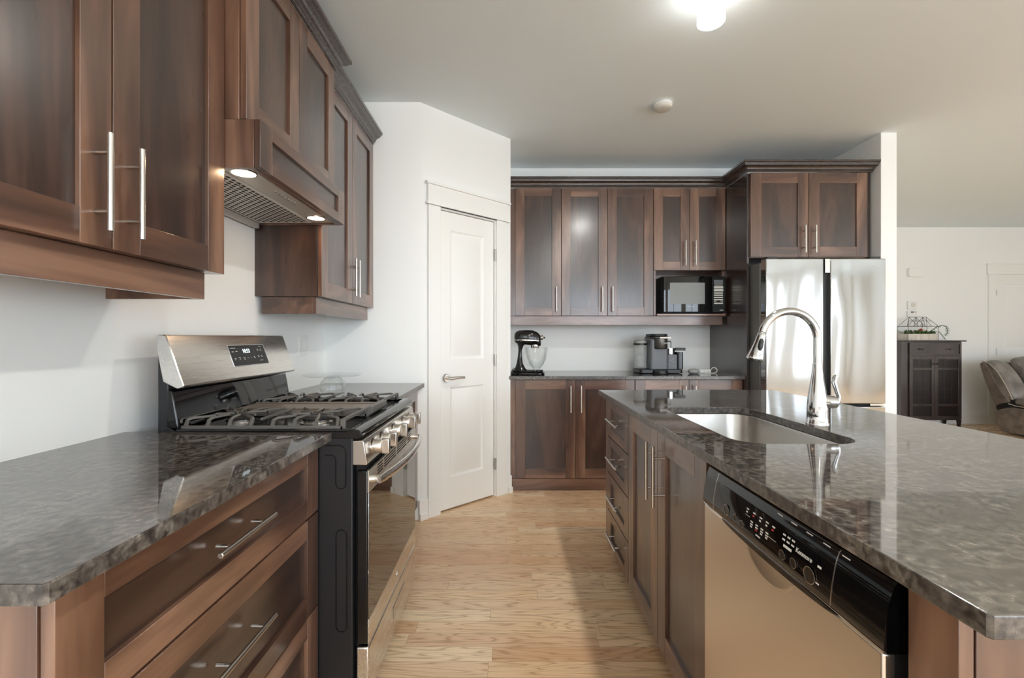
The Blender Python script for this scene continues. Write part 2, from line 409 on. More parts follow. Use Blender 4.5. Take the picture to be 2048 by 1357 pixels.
# pantry: short front wall, diagonal wall with the door, return wall
A = Vector((-.603, 3.10)); B = Vector((.016, 3.676)); U = (B-A).normalized(); Nn = Vector((U.y, -U.x)); LEN = (B-A).length
def D2(t, n): p = A+U*t+Nn*n; return (p.x, p.y)      # n > 0 is toward the room
def diag(mb, t0, t1, n0, n1, z0, z1): return mb.prism([D2(t0, n0), D2(t1, n0), D2(t1, n1), D2(t0, n1)], 'z', z0, z1)
T0, T1, DH = .150, .690, 2.165
mb = MB()
mb.prism([(XW, 3.10), (A.x, A.y), D2(T0, 0), D2(T0, -.1), (A.x-.04, A.y+.10), (XW, 3.20)], 'z', 0, H)
mb.prism([D2(T1, 0), (B.x, B.y), (.016, YB), (-.084, YB), (-.084, B.y+.04), D2(T1, -.1)], 'z', 0, H)
diag(mb, T0, T1, 0, -.1, DH, H)
struct(mb, 'wall_pantry', M_wall)
# closed back of the pantry cupboard opening
struct(diag(MB(), T0, T1, -.1, -.11, 0, DH), 'wall_closet', M_wall)
d1 = thing('door_1', 'white two-panel pantry door with a silver lever, in the diagonal wall', None, D2(.42, 0)+(0,), kind='structure')
mb = MB(); t0, t1 = .165, .672
def panelled(mb, fn, t0, t1, z0, z1, panels, n=0, th=.035):
    """flat door leaf with raised-and-fielded panels; fn(t0,t1,n0,n1,z0,z1) adds a box"""
    ts = [t0, panels[0][0], panels[0][1], t1]
    fn(ts[0], ts[1], n, n-th, z0, z1); fn(ts[2], ts[3], n, n-th, z0, z1)
    zz = z0
    for (a, b, c, d) in panels: fn(ts[1], ts[2], n, n-th, zz, c); zz = d
    fn(ts[1], ts[2], n, n-th, zz, z1)
    for (a, b, c, d) in panels:
        fn(a, b, n-.012, n-th, c, d)
def fielded(mb, P, a, b, c, d):
    """sloping field of one panel: rings at growing inset; P(t,n,z)->point"""
    rings = []
    for ins, n in ((0, 0), (.012, -.011), (.020, -.011), (.042, -.002)):
        rings.append([P(a+ins, n, c+ins), P(b-ins, n, c+ins), P(b-ins, n, d-ins), P(a+ins, n, d-ins)])
    R = [[mb.bm.verts.new(p) for p in r] for r in rings]
    for r0, r1 in zip(R, R[1:]):
        for i in range(4): mb._f([r0[i], r0[(i+1) % 4], r1[(i+1) % 4], r1[i]])
    mb._f(R[-1])
pans = [(.262, .575, .235, .885), (.262, .575, 1.085, 2.02)]
panelled(mb, lambda a, b, n0, n1, c, d: diag(mb, a, b, n0-.012, n1-.012, c, d), t0, t1, .012, 2.148, pans)
for (a, b, c, d) in pans: fielded(mb, lambda t, n, z: D2(t, n-.012)+(z,), a, b, c, d)
slab = mb.build('door_slab', M_trim, d1)
mb = MB(); c0 = Vector(D2(.222, 0)+(.955,)); n3 = Vector((Nn.x, Nn.y, 0)); u3 = Vector((U.x, U.y, 0))
mb.cyl(c0-n3*.012, c0-n3*.002, .031, 28); mb.cyl(c0-n3*.002, c0+n3*.005, .031, 28, .026); mb.cyl(c0, c0+n3*.048, .010, 16)
mb.tube([c0+n3*.048-u3*.012, c0+n3*.05+u3*.02, c0+n3*.05+u3*.07+Vector((0, 0, .002)), c0+n3*.046+u3*.125], [.010, .0105, .0095, .008], 14, .7)
mb.build('lever_handle', M_nickel, d1)
for z in (.256, 1.07, 1.893):
    mb = MB(); p = Vector(D2(.681, .002)+(z,)); mb.cyl(p-Vector((0, 0, .045)), p+Vector((0, 0, .045)), .0065, 10); diag(mb, .672, .681, .0, -.006, z-.04, z+.04)
    mb.build('hinge', M_brass, d1)
mb = MB()
for a, b in ((.058, T0+.008), (T1-.006, .800)): diag(mb, a, b, 0, .018, 0, DH)
diag(mb, T0, T0+.013, .0, -.1, 0, DH); diag(mb, T1-.013, T1, 0, -.1, 0, DH); diag(mb, T0+.013, T1-.013, 0, -.1, DH-.012, DH)
diag(mb, .052, .806, 0, .022, DH, 2.305); diag(mb, .040, .818, 0, .032, DH, DH+.016); diag(mb, .036, .822, 0, .034, 2.305, 2.323)
struct(mb, 'trim_1', M_trim, .002, 'white door casing with capped head board around pantry door')
mb = MB(); diag(mb, -.012, .058, 0, .014, 0, .135); diag(mb, -.012, .052, .014, .026, 0, .045); diag(mb, .800, .848, 0, .014, 0, .135); diag(mb, .806, .85, .014, .026, 0, .045)
struct(mb, 'baseboard_pantry', M_trim, .002)
struct(MB().box(3.037, 6.945, YL-.014, YL, 0, .13).box(8.03, XR, YL-.014, YL, 0, .13), 'baseboard_far', M_trim, .002)
struct(MB().box(2.897, 2.911, 3.56, YB, 0, .13).box(2.897, 3.05, 3.542, 3.556, 0, .13).box(3.036, 3.05, 3.542, YL-.014, 0, .13), 'baseboard_middle', M_trim, .002)
# far living-room door
d2 = thing('door_2', 'pale panelled interior door at far right of the far wall', None, (7.47, YL, 0), kind='structure')
mb = MB(); fb = lambda a, b, n0, n1, c, d: mb.box(a, b, YL-n0-.004, YL-n1-.004, c, d)
p2 = [(7.19, 7.75, .25, .90), (7.19, 7.75, 1.08, 2.02)]
panelled(mb, fb, 7.062, 7.878, .012, 2.155, p2, 0, .014)
for (a, b, c, d) in p2: fielded(mb, lambda t, n, z: (t, YL-n-.0045, z), a, b, c, d)
mb.build('door_slab', M_trim, d2)
for z in (.26, 1.05, 1.9): MB().cyl((7.057, YL-.02, z-.045), (7.057, YL-.02, z+.045), .006, 8).build('hinge', M_brass, d2)
MB().cyl((7.81, YL-.004, .96), (7.81, YL-.05, .96), .026, 16).build('knob', M_nickel, d2)
mb = MB().box(6.95, 7.05, YL-.02, YL, 0, 2.17).box(7.89, 7.99, YL-.02, YL, 0, 2.17).box(6.93, 8.01, YL-.024, YL, 2.17, 2.31).box(6.92, 8.02, YL-.034, YL, 2.31, 2.328).box(6.93, 8.01, YL-.03, YL, 2.165, 2.178)
struct(mb, 'trim_2', M_trim, .002)

# ceiling lamps: opal cylinders in one row over the island
LAMPS = [(.935, 2.10, 'white cylindrical ceiling light hanging above the island near the fridge'),
         (.935, .35, 'white cylindrical ceiling light above the near end of the island'),
         (.935, -1.5, 'white cylindrical ceiling light over the dining area behind the island')]
for (x, y, lab) in LAMPS:
    t = thing('ceiling_light', lab, 'ceiling light', (x, y, H))
    MB().lathe([(.064, -.012), (.064, 0)], (x, y, H), 40).build('mounting_plate', M_white, t)
    MB().lathe([(.0545, -.150), (.0555, -.153), (.060, -.150), (.061, -.0121), (.03, -.0121)], (x, y, H), 40).build('lamp_shade', M_lamp, t)
    MB().lathe([(.0535, -.1505), (.003, -.1507)], (x, y, H), 40).build('lens', M_lampb, t)
mb = MB().lathe([(.055, 0), (.058, -.004), (.062, -.012), (.062, -.020)], (1.06, 3.12, H), 32)
t = thing('smoke_detector', 'round white smoke detector on the ceiling', 'smoke detector', (1.06, 3.12, H))
mb.build('base', M_white, t)
MB().lathe([(.060, -.0202), (.059, -.034), (.052, -.040), (.02, -.041)], (1.06, 3.12, H), 32).build('cover', M_offw, t)
# ================================================================== LEFT RUN
CZ0, CZ1 = .907, .935
def slab_top(name, poly, label, holes=None, group=None, rad=.004, parent=None):
    """stone slab with rounded edges, optional hole; made from a filled 2-D curve"""
    c = bpy.data.curves.new('c', 'CURVE'); c.dimensions = '2D'; c.fill_mode = 'BOTH'; c.extrude = (CZ1-CZ0)/2-.002; c.bevel_depth = .002; c.bevel_resolution = 1; c.offset = -.002
    for P in [poly]+(holes or []):
        s = c.splines.new('POLY'); s.points.add(len(P)-1); s.use_cyclic_u = True
        for q, p in zip(s.points, P): q.co = (p[0], p[1], 0, 1)
    t = bpy.data.objects.new('t', c); S.collection.objects.link(t); bpy.context.view_layer.update()
    me = bpy.data.meshes.new_from_object(t.evaluated_get(bpy.context.evaluated_depsgraph_get()))
    bpy.data.objects.remove(t); bpy.data.curves.remove(c)
    me.transform(Matrix.Translation((0, 0, (CZ0+CZ1)/2))); me.materials.clear(); me.materials.append(M_gran); me.materials.append(M_edge)
    for p_ in me.polygons: p_.use_smooth = False; p_.material_index = 0 if abs(p_.normal.z) > .5 else 1
    o = bpy.data.objects.new(name, me); link(o, parent)
    if label: o['label'] = label; o['category'] = 'countertop'
    return o
slab_top('countertop', [(XW, .563), (-.577, .563), (-.573, .568), (-.573, 1.4795), (XW, 1.4795)], 'dark granite countertop nearest the camera on the left, beside the stove')
slab_top('countertop', [(XW, 2.2405), (-.573, 2.2405), (-.573, 3.0985), (XW, 3.0985)], 'granite countertop beyond the stove, under the glass cake stand')

FX = -.617
t = thing('base_cabinet', 'stained maple drawer cabinet nearest the camera, left of the stove', 'cabinet', (-.93, 1.046, 0))
carcass(t, '+x', FX, .6156, 1.4775, .095, CZ0-.001, .61); toe(t, '+x', FX, .6156, 1.4775)
for (a, b, hz) in ((.683, .903, .800), (.379, .680, .548), (.097, .376, .27)):
    shaker(t, 'drawer', '+x', FX, .617, 1.476, a, b, .077, .058, horiz=True, handle=(1.028, hz, False))
t = thing('base_cabinet', 'base cabinet between the stove and the pantry wall', 'cabinet', (-.93, 2.67, 0))
carcass(t, '+x', FX, 2.242, 3.098, .095, CZ0-.001, .61); toe(t, '+x', FX, 2.242, 3.098)
shaker(t, 'door', '+x', FX, 2.242, 2.669, .097, .903, .077, handle=(2.63, .72, True))
shaker(t, 'door', '+x', FX, 2.672, 3.09, .097, .903, .077, handle=(2.71, .72, True))

# uppers on the left wall
def upper_left(name, label, y0, y1, doors, face, z0, z1, depth, crown=True, hand=True):
    t = thing(name, label, 'cabinet', ((XW+face)/2, (y0+y1)/2, z0)); carcass(t, '+x', face, y0, y1, z0, z1, depth)
    return t
UX = -.92; UZ0, UZ1 = 1.445, 2.56
t = thing('wall_cabinet', 'nearest stained maple upper cabinet on the left, two doors with long bar handles', 'cabinet', (-1.09, 1.02, UZ0))
carcass(t, '+x', UX, .64, 1.4745, UZ0+.002, UZ1, .33)
shaker(t, 'door', '+x', UX, .64, 1.0565, UZ0, UZ1, .078, handle=(1.012, 1.588, True))
shaker(t, 'door', '+x', UX, 1.0575, 1.4745, UZ0, UZ1, .078, handle=(1.100, 1.588, True))
mb = MB().box(-.974, -.955, .66, 1.43, 1.362, UZ0+.001).box(XW, -.974, 1.411, 1.43, 1.362, UZ0+.001)
mb.build('light_rail', W_['fy'], t, .001)
sweep(MB(), CROWN, [(UX, .64), (UX, 1.4745)], UZ1).build('crown', M_crown, t)

HX = -.854
t = thing('hood_cabinet', 'deeper upper cabinet over the stove with a panelled hood front', 'cabinet', (-1.05, 1.858, 1.8))
carcass(t, '+x', HX, 1.4775, 2.239, 1.9535, UZ1, .396)
shaker(t, 'door', '+x', HX, 1.482, 1.857, 1.955, UZ1, .075)
shaker(t, 'door', '+x', HX, 1.857, 2.236, 1.955, UZ1, .075)
mb = MB().box(XW, -.8275, 1.4775, 1.4965, 1.795, 1.9525).box(XW, -.8275, 2.220, 2.239, 1.795, 1.9525).box(-.8755, -.8275, 1.4965, 2.220, 1.935, 1.9525).box(-.846, -.8275, 1.4965, 2.220, 1.795, 1.935)
mb.build('hood_box', W_['fz'], t, .001)
shaker(t, 'hood_front', '+x', -.807, 1.4775, 2.239, 1.795, 1.9545, .078, .040, horiz=True)
sweep(MB(), CROWN, [(XW, 1.4775), (HX, 1.4775), (HX, 2.239), (XW, 2.239)], UZ1).build('crown', M_crown, t)

t = thing('range_hood', 'stainless under-cabinet range hood insert with perforated filter and two warm lights', 'range hood', (-1.03, 1.858, 1.80))
MB().box(-1.235, -.8475, 1.499, 2.2185, 1.803, 1.93).box(-1.235, -1.215, 1.499, 2.2185, 1.775, 1.803).build('body', mat('hood_steel', (214, 210, 204), .42, .45), t, .002)
mb = MB(); fx0, fx1, fy0, fy1, fz = -1.205, -.955, 1.515, 2.205, 1.7985
mb.box(fx0, fx1, fy0, fy1, fz, 1.8025); mb.m(1)
nx, ny = 13, 21
for i in range(nx):
    for j in range(ny):
        yy = fy0+.03+(fy1-fy0-.06)*(j+.5*(i % 2))/(ny-.5); xx = fx0+.016+(fx1-fx0-.032)*i/(nx-1)
        mb._f([mb.bm.verts.new((xx+.0062*math.cos(2*PI*k/10), yy+.0115*math.sin(2*PI*k/10), fz-.0006)) for k in range(10)])
mb.build('filter', [mat('filter_aluminium', (232, 229, 224), .5, .3), M_gap], t)
for (yy, s) in ((1.66, 1), (2.06, 1)):
    MB().tube([(-.975, yy-.012, 1.7985), (-.975, yy-.012, 1.786), (-.975, yy+.012, 1.786), (-.975, yy+.012, 1.7985)], .0016, 8).build('filter_latch', M_chrome, t)
for yy in (1.545, 2.125):
    l = MB().lathe([(.043, 0), (.042, -.004), (.037, -.004), (.036, .001)], (-.899, yy, 1.803), 32).build('light', M_nickel, t)
    MB().lathe([(.0355, -.002), (.0355, .0005)], (-.899, yy, 1.803), 32).build('lens', M_hoodlamp, l)
for j in range(7):
    MB().cyl((-.893, 1.745+j*.026, 1.803), (-.893, 1.745+j*.026, 1.799), .0042, 12).build('button', M_chrome, t)

t = thing('wall_cabinet', 'upper cabinet between the range hood and the pantry wall', 'cabinet', (-1.09, 2.68, UZ0))
mb = MB().box(XW, -.9415, 2.2405, 3.098, UZ0+.002, UZ1); mb.build('body', W_['pz'], t, .001)
MB().box(-.9395, -.9385, 2.241, 3.09, UZ0+.003, UZ1).build('door_gap_shadow', M_gap, t)  # thin black sheet painting the shadow gap between doors and body
shaker(t, 'door', '+x', UX, 2.2405, 2.684, UZ0, UZ1, .078, handle=(2.648, 1.594, True))
shaker(t, 'door', '+x', UX, 2.685, 3.095, UZ0, UZ1, .078, handle=(2.712, 1.594, True))
MB().box(-.974, -.955, 2.26, 3.08, 1.362, UZ0+.001).box(-1.225, -.974, 2.26, 2.279, 1.362, UZ0+.001).build('light_rail', W_['fy'], t, .001)
sweep(MB(), CROWN, [(UX, 2.241), (UX, 3.098)], UZ1).build('crown', M_crown, t)

# switch plate on the left wall
t = thing('light_switch', 'white wall switch plate on the left wall between stove and pantry', 'switch', (XW, 2.765, 1.195))
MB().box(XW, XW+.006, 2.707, 2.823, 1.134, 1.256).build('plate', M_white, t, .002)
MB().box(XW+.006, XW+.010, 2.747, 2.783, 1.162, 1.228).build('rocker', M_trim, t, .002)

# ================================================================== RANGE
RY0, RY1 = 1.4825, 2.2375
t = thing('gas_range', 'stainless and black freestanding gas stove with five knobs', 'stove', (-.80, 1.86, 0))
rng = t
mb = MB().box(-1.145, -.508, RY0, RY1, .03, .914)
mb.box(-.508, -.500, RY0+.03, RY1-.03, .03, .90)
for (x, y) in ((-1.1, RY0+.05), (-.55, RY0+.05), (-1.1, RY1-.05), (-.55, RY1-.05)): mb.cyl((x, y, 0), (x, y, .031), .018, 10)
mb.build('body', M_blackside, t, .003)
def arc(cx, cz, r, a0, a1, n=6): return [(cx+r*math.cos(math.radians(a0+(a1-a0)*k/n)), cz+r*math.sin(math.radians(a0+(a1-a0)*k/n))) for k in range(n+1)]
sl = [( -.562, .300)] + arc(-.5445, .300, .0175, 180, 360) + arc(-.5445, .598, .0175, 0, 180) + [(-.562, .30)]
MB().tube([(x, RY0-.0003, z) for x, z in sl], .0022, 6).build('side_embossing', M_black, t)
sl = [(-.598, .858)] + arc(-.578, .843, .015, 90, 0) + arc(-.5465, .765, .0165, 180, 360) + arc(-.552, .868, .022, 0, 90) + [(-.598, .89)]
MB().tube([(x, RY0-.0003, z) for x, z in sl], .0022, 6).build('side_embossing', M_black, t)
# cooktop
mb = MB().prism([(-1.125, .914), (-.484, .914), (-.475, .921), (-.475, .932), (-.484, .941), (-.50, .9445), (-.515, .944), (-.527, .938), (-1.08, .938), (-1.10, .950), (-1.125, .950)], 'y', RY0-.008, RY1+.006)
mb.box(-1.08, -.50, RY0-.007, RY0+.007, .936, .9438).box(-1.08, -.50, RY1-.008, RY1+.005, .936, .9438)
mb.build('cooktop', M_black, t, .003)
# burners
for (x, y, r) in ((-.685, 1.625, .046), (-.955, 1.625, .036), (-.685, 2.095, .042), (-.955, 2.095, .036), (-.815, 1.86, .03)):
    b = MB().lathe([(r+.008, 0), (r+.008, .004), (r-.002, .006), (r-.002, .014)], (x, y, .938), 28).build('burner', M_nickel, t)
    MB().lathe([(r, .0141), (r+.001, .018), (r-.003, .0215), (.004, .023)], (x, y, .938), 28).build('burner_cap', M_dark, b)
# grates
def grate(y0, y1, flip=False):
    mb = MB(); zb, zt = .9405, .973; xs0, xs1 = -1.085, -.545
    ya, yb = (y0, y1)
    # low rails with posts
    for y in (y0, y1): mb.box(xs0, xs1, y-.006, y+.006, zb, zb+.011)
    for x in (xs0, xs1): 
        mb.box(x-.006, x+.006, y0, y1, zt-.008, zt+.002); 
        for y in (y0, y1): mb.box(x-.008, x+.008, y-.006, y+.006, zb, zt)
    n = 8; ym = (y0+y1)/2
    for k in range(n):
        x = xs0+.02+(xs1-xs0-.04)*k/(n-1)
        for (ys, sg) in ((y0, 1), (y1, -1)):
            tgt = min((-.685, -.955), key=lambda q: abs(q-x)); dx = (tgt-x)*.50
            reach = .070 if abs(tgt-x) > .09 else .090
            mb.tube([(x, ys-.002*sg, zb+.001), (x, ys+.002*sg, zb+.010), (x, ys+.012*sg, zt-.003)], [.0100, .0072, .0066], 4, 1.0, up=(1, 1, 0))
            mb.tube([(x, ys+.010*sg, zt-.004), (x+dx*.12, ys+.024*sg, zt), (x+dx, ys+reach*sg, zt)], [.0066, .0064, .0052], 4, 1.0, up=(1, 1, 0))
    for cx in (-.685, -.955):
        for a in (35, 145, 215, 325):
            c, s_ = math.cos(math.radians(a)), math.sin(math.radians(a))
            mb.tube([(cx+c*.022, ym+s_*.018, zt), (cx+c*.085, ym+s_*.06, zt)], [.0052, .0062], 4, 1.0, up=(1, .3, .9))
    mb.box(-.824, -.816, y0+.01, y1-.01, zt-.006, zt+.002)
    return mb.build('grate', M_iron, rng, .0012)
grate(1.500, 1.752); grate(1.968, 2.222)
mb = MB().box(-1.085, -.555, 1.772, 1.948, .948, .962).box(-1.085, -.555, 1.772, 1.778, .962, .967).box(-1.085, -.555, 1.942, 1.948, .962, .967)
for x in (-1.07, -.57): mb.box(x-.01, x+.01, 1.78, 1.94, .939, .949)
mb.build('griddle', M_griddle, t, .002)
MB().prism([(-.548, .948), (-.532, .944), (-.524, .955), (-.526, .974), (-.548, .976)], 'y', 1.757, 1.963).build('grate_bridge', M_iron, t, .002)
# backguard
mb = MB().box(-1.145, -1.11, RY0+.002, RY1-.002, .914, 1.235)
mb.build('backguard_frame', M_blackside, t, .004)
mb = MB().prism([(-1.112, .944), (-1.074, .944), (-1.078, .965), (-1.088, 1.03), (-1.096, 1.068), (-1.112, 1.075)], 'y', RY0-.002, RY1+.002)
mb.build('splash_panel', M_blackgloss, t, .004)
BP = [(-1.140, 1.252), (-1.117, 1.252), (-1.111, 1.247), (-1.053, 1.086), (-1.056, 1.079), (-1.075, 1.074), (-1.122, 1.098), (-1.142, 1.20)]
MB().prism(BP, 'y', RY0-.006, RY1+.006).build('control_console', M_steel, t, .003)
# display on the console slope
sd = Vector((-1.053+1.111, 0, 1.086-1.247)).normalized(); nd = Vector((-sd.z, 0, sd.x)); up = -sd; o0 = Vector((-1.111, 0, 1.247))
def CP(y, dist, h): p = o0+sd*dist+nd*h; return (p.x, y, p.z)
def cslab(mb, y0, y1, a, b, h0, h1):
    return mb.loft([[CP(y0, a, h), CP(y1, a, h), CP(y1, b, h), CP(y0, b, h)] for h in (h0, h1)], True, False)
cslab(MB(), 1.772, 2.033, .036, .127, -.002, .0012).build('display_bezel', M_chrome, t, .001)
mb = cslab(MB(), 1.777, 2.027, .039, .124, -.001, .0024).m(1)
def mark(mb, y, a, w, h): cslab(mb, y, y+w, a, a+h, .0025, .0028)
for (y, a, w_, h_) in ((1.783, .049, .034, .0022), (1.985, .046, .022, .0016), (1.786, .064, .012, .0028), (1.812, .063, .011, .0024), (1.79, .092, .011, .0024), (1.79, .098, .009, .002), (1.818, .090, .013, .0024), (1.822, .096, .008, .002), (1.85, .092, .013, .0024), (1.852, .098, .010, .002), (1.88, .093, .005, .002), (1.902, .093, .006, .0012), (1.925, .090, .009, .002), (1.927, .095, .009, .002), (1.958, .087, .009, .002), (1.960, .092, .008, .002), (1.982, .087, .009, .002), (1.984, .092, .008, .002), (1.965, .058, .010, .002), (1.967, .063, .012, .002), (1.990, .058, .008, .002), (1.99, .063, .010, .002), (1.965, .108, .024, .0018)):
    mark(mb, y, a, w_, h_)
disp = mb.build('display', [M_dark, M_mark], t)
text('10:53', M_led, disp, .024, CP(1.884, .065, .003), (0, 1, 0), up, 'clock_digits', ext=.0002)
# knob panel, knobs
MB().prism([(-.508, .906), (-.477, .906), (-.472, .902), (-.460, .832), (-.463, .826), (-.508, .826)], 'y', RY0, RY1).build('knob_panel', M_nickel, t, .002)
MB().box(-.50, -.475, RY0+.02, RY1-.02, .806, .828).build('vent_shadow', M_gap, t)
for y in (1.578, 1.683, 1.853, 2.024, 2.122):
    c = (-.467, y, .867); kb = MB().lathe([(.030, .001), (.030, .004), (.0245, .005), (.0235, .028), (.022, .030)], c, 28, 'x').build('knob', M_nickel, t)
    MB().box(c[0]+.028, c[0]+.056, y-.0105, y+.0105, .867-.026, .867+.026).build('grip', M_nickel, kb, .004, 3)
# oven door
dr = MB().box(-.498, -.4615, 1.491, 2.229, .236, .805).build('oven_door', M_black, t, .004)
mb = MB(); z0, z1 = .734, .806
mb.box(-.4617, -.457, 1.491, 2.229, z0, z1); mb.m(1)
for (a, b) in ((1.59, 1.655), (1.675, 1.845), (1.865, 2.035), (2.055, 2.12)):
    for k in range(4): mb.box(-.4572, -.4566, a, b, .7995-.010*k-.0045, .7995-.010*k)
mb.build('door_top_trim', [M_steel, M_gap], dr)
MB().box(-.4617, -.4568, 1.491, 2.229, .318, .7335).build('oven_window', M_ovenglass, dr, .0015)
b_ = MB().box(-.4617, -.457, 1.491, 2.229, .236, .3175).build('door_bottom_trim', M_steel, dr, .001)
MB().cyl((-.4571, 1.874, .270), (-.4555, 1.874, .270), .012, 24).build('badge', M_chrome, dr)
mb = MB()
pts = []; N_ = 22
for k in range(N_+1):
    y = 1.515+(2.205-1.515)*k/N_; pts.append((-.431+.036*(1-((y-1.86)/.345)**2), y, .768))
mb.tube(pts, [.012]+[.0155]*(N_-1)+[.012], 16, .62, up=(0, 0, 1))
for y in (1.530, 2.190): mb.cyl((-.457, y, .768), (-.424, y, .768), .0125, 16)
mb.build('door_handle', M_steel, dr)
dw = MB().box(-.50, -.458, 1.491, 2.229, .062, .226).build('storage_drawer', M_steel, t, .006, 3)
MB().box(-.4583, -.4572, 1.815, 2.0, .122, .166).box(-.4575, -.4555, 1.811, 1.815, .118, .17).box(-.4575, -.4555, 1.811, 2.004, .166, .170).build('drawer_pull', M_nickel, dw, .0006)

# ================================================================== BACK RUN
slab_top('countertop', [(-.006, 3.665), (1.9045, 3.665), (1.9045, YB-.001), (.018, YB-.001), (.018, 3.678), (-.006, 3.675)], 'granite countertop along the back wall with coffee maker and mixer on it')
BF = 3.70
def base_back(label, u0, u1, seams, hx):
    t = thing('base_cabinet', label, 'cabinet', ((u0+u1)/2, 4.0, 0))
    carcass(t, '-y', BF, u0, u1, .095, CZ0-.001, .608)
    MB().box(u0, u1, BF+.004, BF+.03, 0, .094).build('toe_board', W_['fx'], t)
    for (a, b), h in zip(zip(seams, seams[1:]), hx): shaker(t, 'door', '-y', BF, a, b, .098, .902, .078, handle=(h, .748, True))
    return t
base_back('back-wall base cabinet below the stand mixer, its doors fully in view', .018, 1.0285, (.057, .545, 1.0275), (.503, .587))
base_back('back-wall base cabinet below the coffee maker, mostly hidden by the island', 1.0295, 1.905, (1.031, 1.468, 1.903), (1.43, 1.51))
UF = 3.99
def upper_back(label, u0, u1, z0, doors, zc=None):
    t = thing('wall_cabinet', label, 'cabinet', ((u0+u1)/2, 4.15, z0))
    mb = MB().box(u0, u1, UF+.0215, YB-.001, zc or z0, 2.56)
    mb.build('body', W_['fz'], t, .001)
    for (a, b, hx, hz) in doors: shaker(t, 'door', '-y', UF, a, b, zc or z0, 2.56, .080, .075, handle=(hx, hz, True))
    return t
Z1 = 1.437
upper_back('tall single-door upper cabinet above the stand mixer', .018, .463, Z1, [(.059, .463, .418, 1.582)])
upper_back('two-door upper cabinet in the middle of the back wall, left of the microwave', .4645, 1.2715, Z1, [(.465, .870, .8186, 1.582), (.870, 1.271, .908, 1.582)])
t = upper_back('short two-door upper cabinet with an open shelf holding the microwave', 1.273, 1.905, Z1, [(1.273, 1.590, 1.544, 1.984), (1.590, 1.904, 1.632, 1.984)], 1.836)
mb = MB().box(1.273, 1.291, UF, YB, Z1, 1.835).box(1.887, 1.905, UF+.03, YB, Z1, 1.835).box(1.291, 1.887, YB-.012, YB, Z1, 1.835)
mb.build('shelf_surround', W_['fz'], t)
MB().box(1.291, 1.887, UF-.04, YB-.012, Z1, Z1+.016).build('shelf', W_['fx'], t, .001)
single(MB().box(.018, 1.886, 4.012, 4.032, 1.357, Z1-.001), 'light_rail', W_['fx'], 'stained wood light rail running under the back-wall upper cabinets', 'light rail', bevel=.001)
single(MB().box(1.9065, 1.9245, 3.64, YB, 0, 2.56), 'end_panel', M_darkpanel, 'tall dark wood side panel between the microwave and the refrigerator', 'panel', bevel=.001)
FF = 3.62
t = thing('fridge_cabinet', 'two-door upper cabinet above the refrigerator', 'cabinet', (2.4, 4.0, 1.88))
MB().box(1.9255, 2.883, FF+.0215, YB-.001, 1.883, 2.56).build('body', W_['fz'], t, .001)
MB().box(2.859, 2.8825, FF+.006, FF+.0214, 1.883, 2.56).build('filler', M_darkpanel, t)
shaker(t, 'door', '-y', FF, 1.9256, 2.389, 1.886, 2.56, .085, .082, handle=(2.344, 2.025, True))
shaker(t, 'door', '-y', FF, 2.390, 2.858, 1.886, 2.56, .085, .082, handle=(2.427, 2.025, True))
mb = sweep(MB(), CROWN, [(2.883, YB), (2.883, FF), (1.9065, FF), (1.9065, UF), (.018, UF)][::-1], 2.561)
single(mb, 'crown_molding', M_crown, 'dark stepped crown molding along the top of the back-wall cabinets', 'crown molding')
# ================================================================== REFRIGERATOR
t = thing('refrigerator', 'stainless French-door refrigerator at the end of the back wall', 'refrigerator', (2.385, 3.85, 0)); fr = t
F0 = 3.42
mb = MB().box(1.936, 2.834, 3.505, 4.25, .03, 1.82)
for x in (2.0, 2.77): mb.box(x-.03, x+.03, 3.56, 3.62, 0, .03)
mb.build('body', mat('fridge_side_grey', (120, 120, 118), .4, .5), t, .004)
l = MB().box(1.935, 2.368, F0, 3.492, .747, 1.84).build('door', M_fridge, t, .006, 3, label='left door, brushed steel')
MB().box(2.3682, 2.379, F0+.012, 3.492, .75, 1.838).build('door_edge', M_dark, l)
r = MB().box(2.421, 2.836, F0, 3.492, .747, 1.84).build('door', M_fridge, t, .006, 3, label='right door with maker name')
MB().box(2.384, 2.4208, F0+.035, 3.492, .75, 1.838).build('handle_recess', M_dark, r)
MB().box(2.384, 2.4208, F0+.006, F0+.035, 1.735, 1.838).build('recess_cap', M_nickel, r)
text('Hisense', M_mark, r, .0165, (2.766, F0-.0006, 1.783), (1, 0, 0), (0, 0, 1), 'logo', xs=1.05)
MB().box(2.735, 2.834, F0+.02, 3.49, .728, .745).build('hinge_cover', M_nickel, t, .002)
MB().box(1.94, 2.83, F0+.03, 3.50, .727, .7465).build('seal_gap', M_gap, t)
MB().box(1.935, 2.836, F0, 3.492, .09, .725).build('freezer_drawer', M_fridge, t, .006, 3)
MB().box(1.95, 2.82, F0+.04, 3.5, .01, .088).build('kick_grille', M_dark, t)
mb = MB()
for x in (1.955, 2.735): mb.box(x, x+.08, F0+.02, F0+.10, 1.8405, 1.858)
mb.build('hinge_cover', M_dark, t, .003)

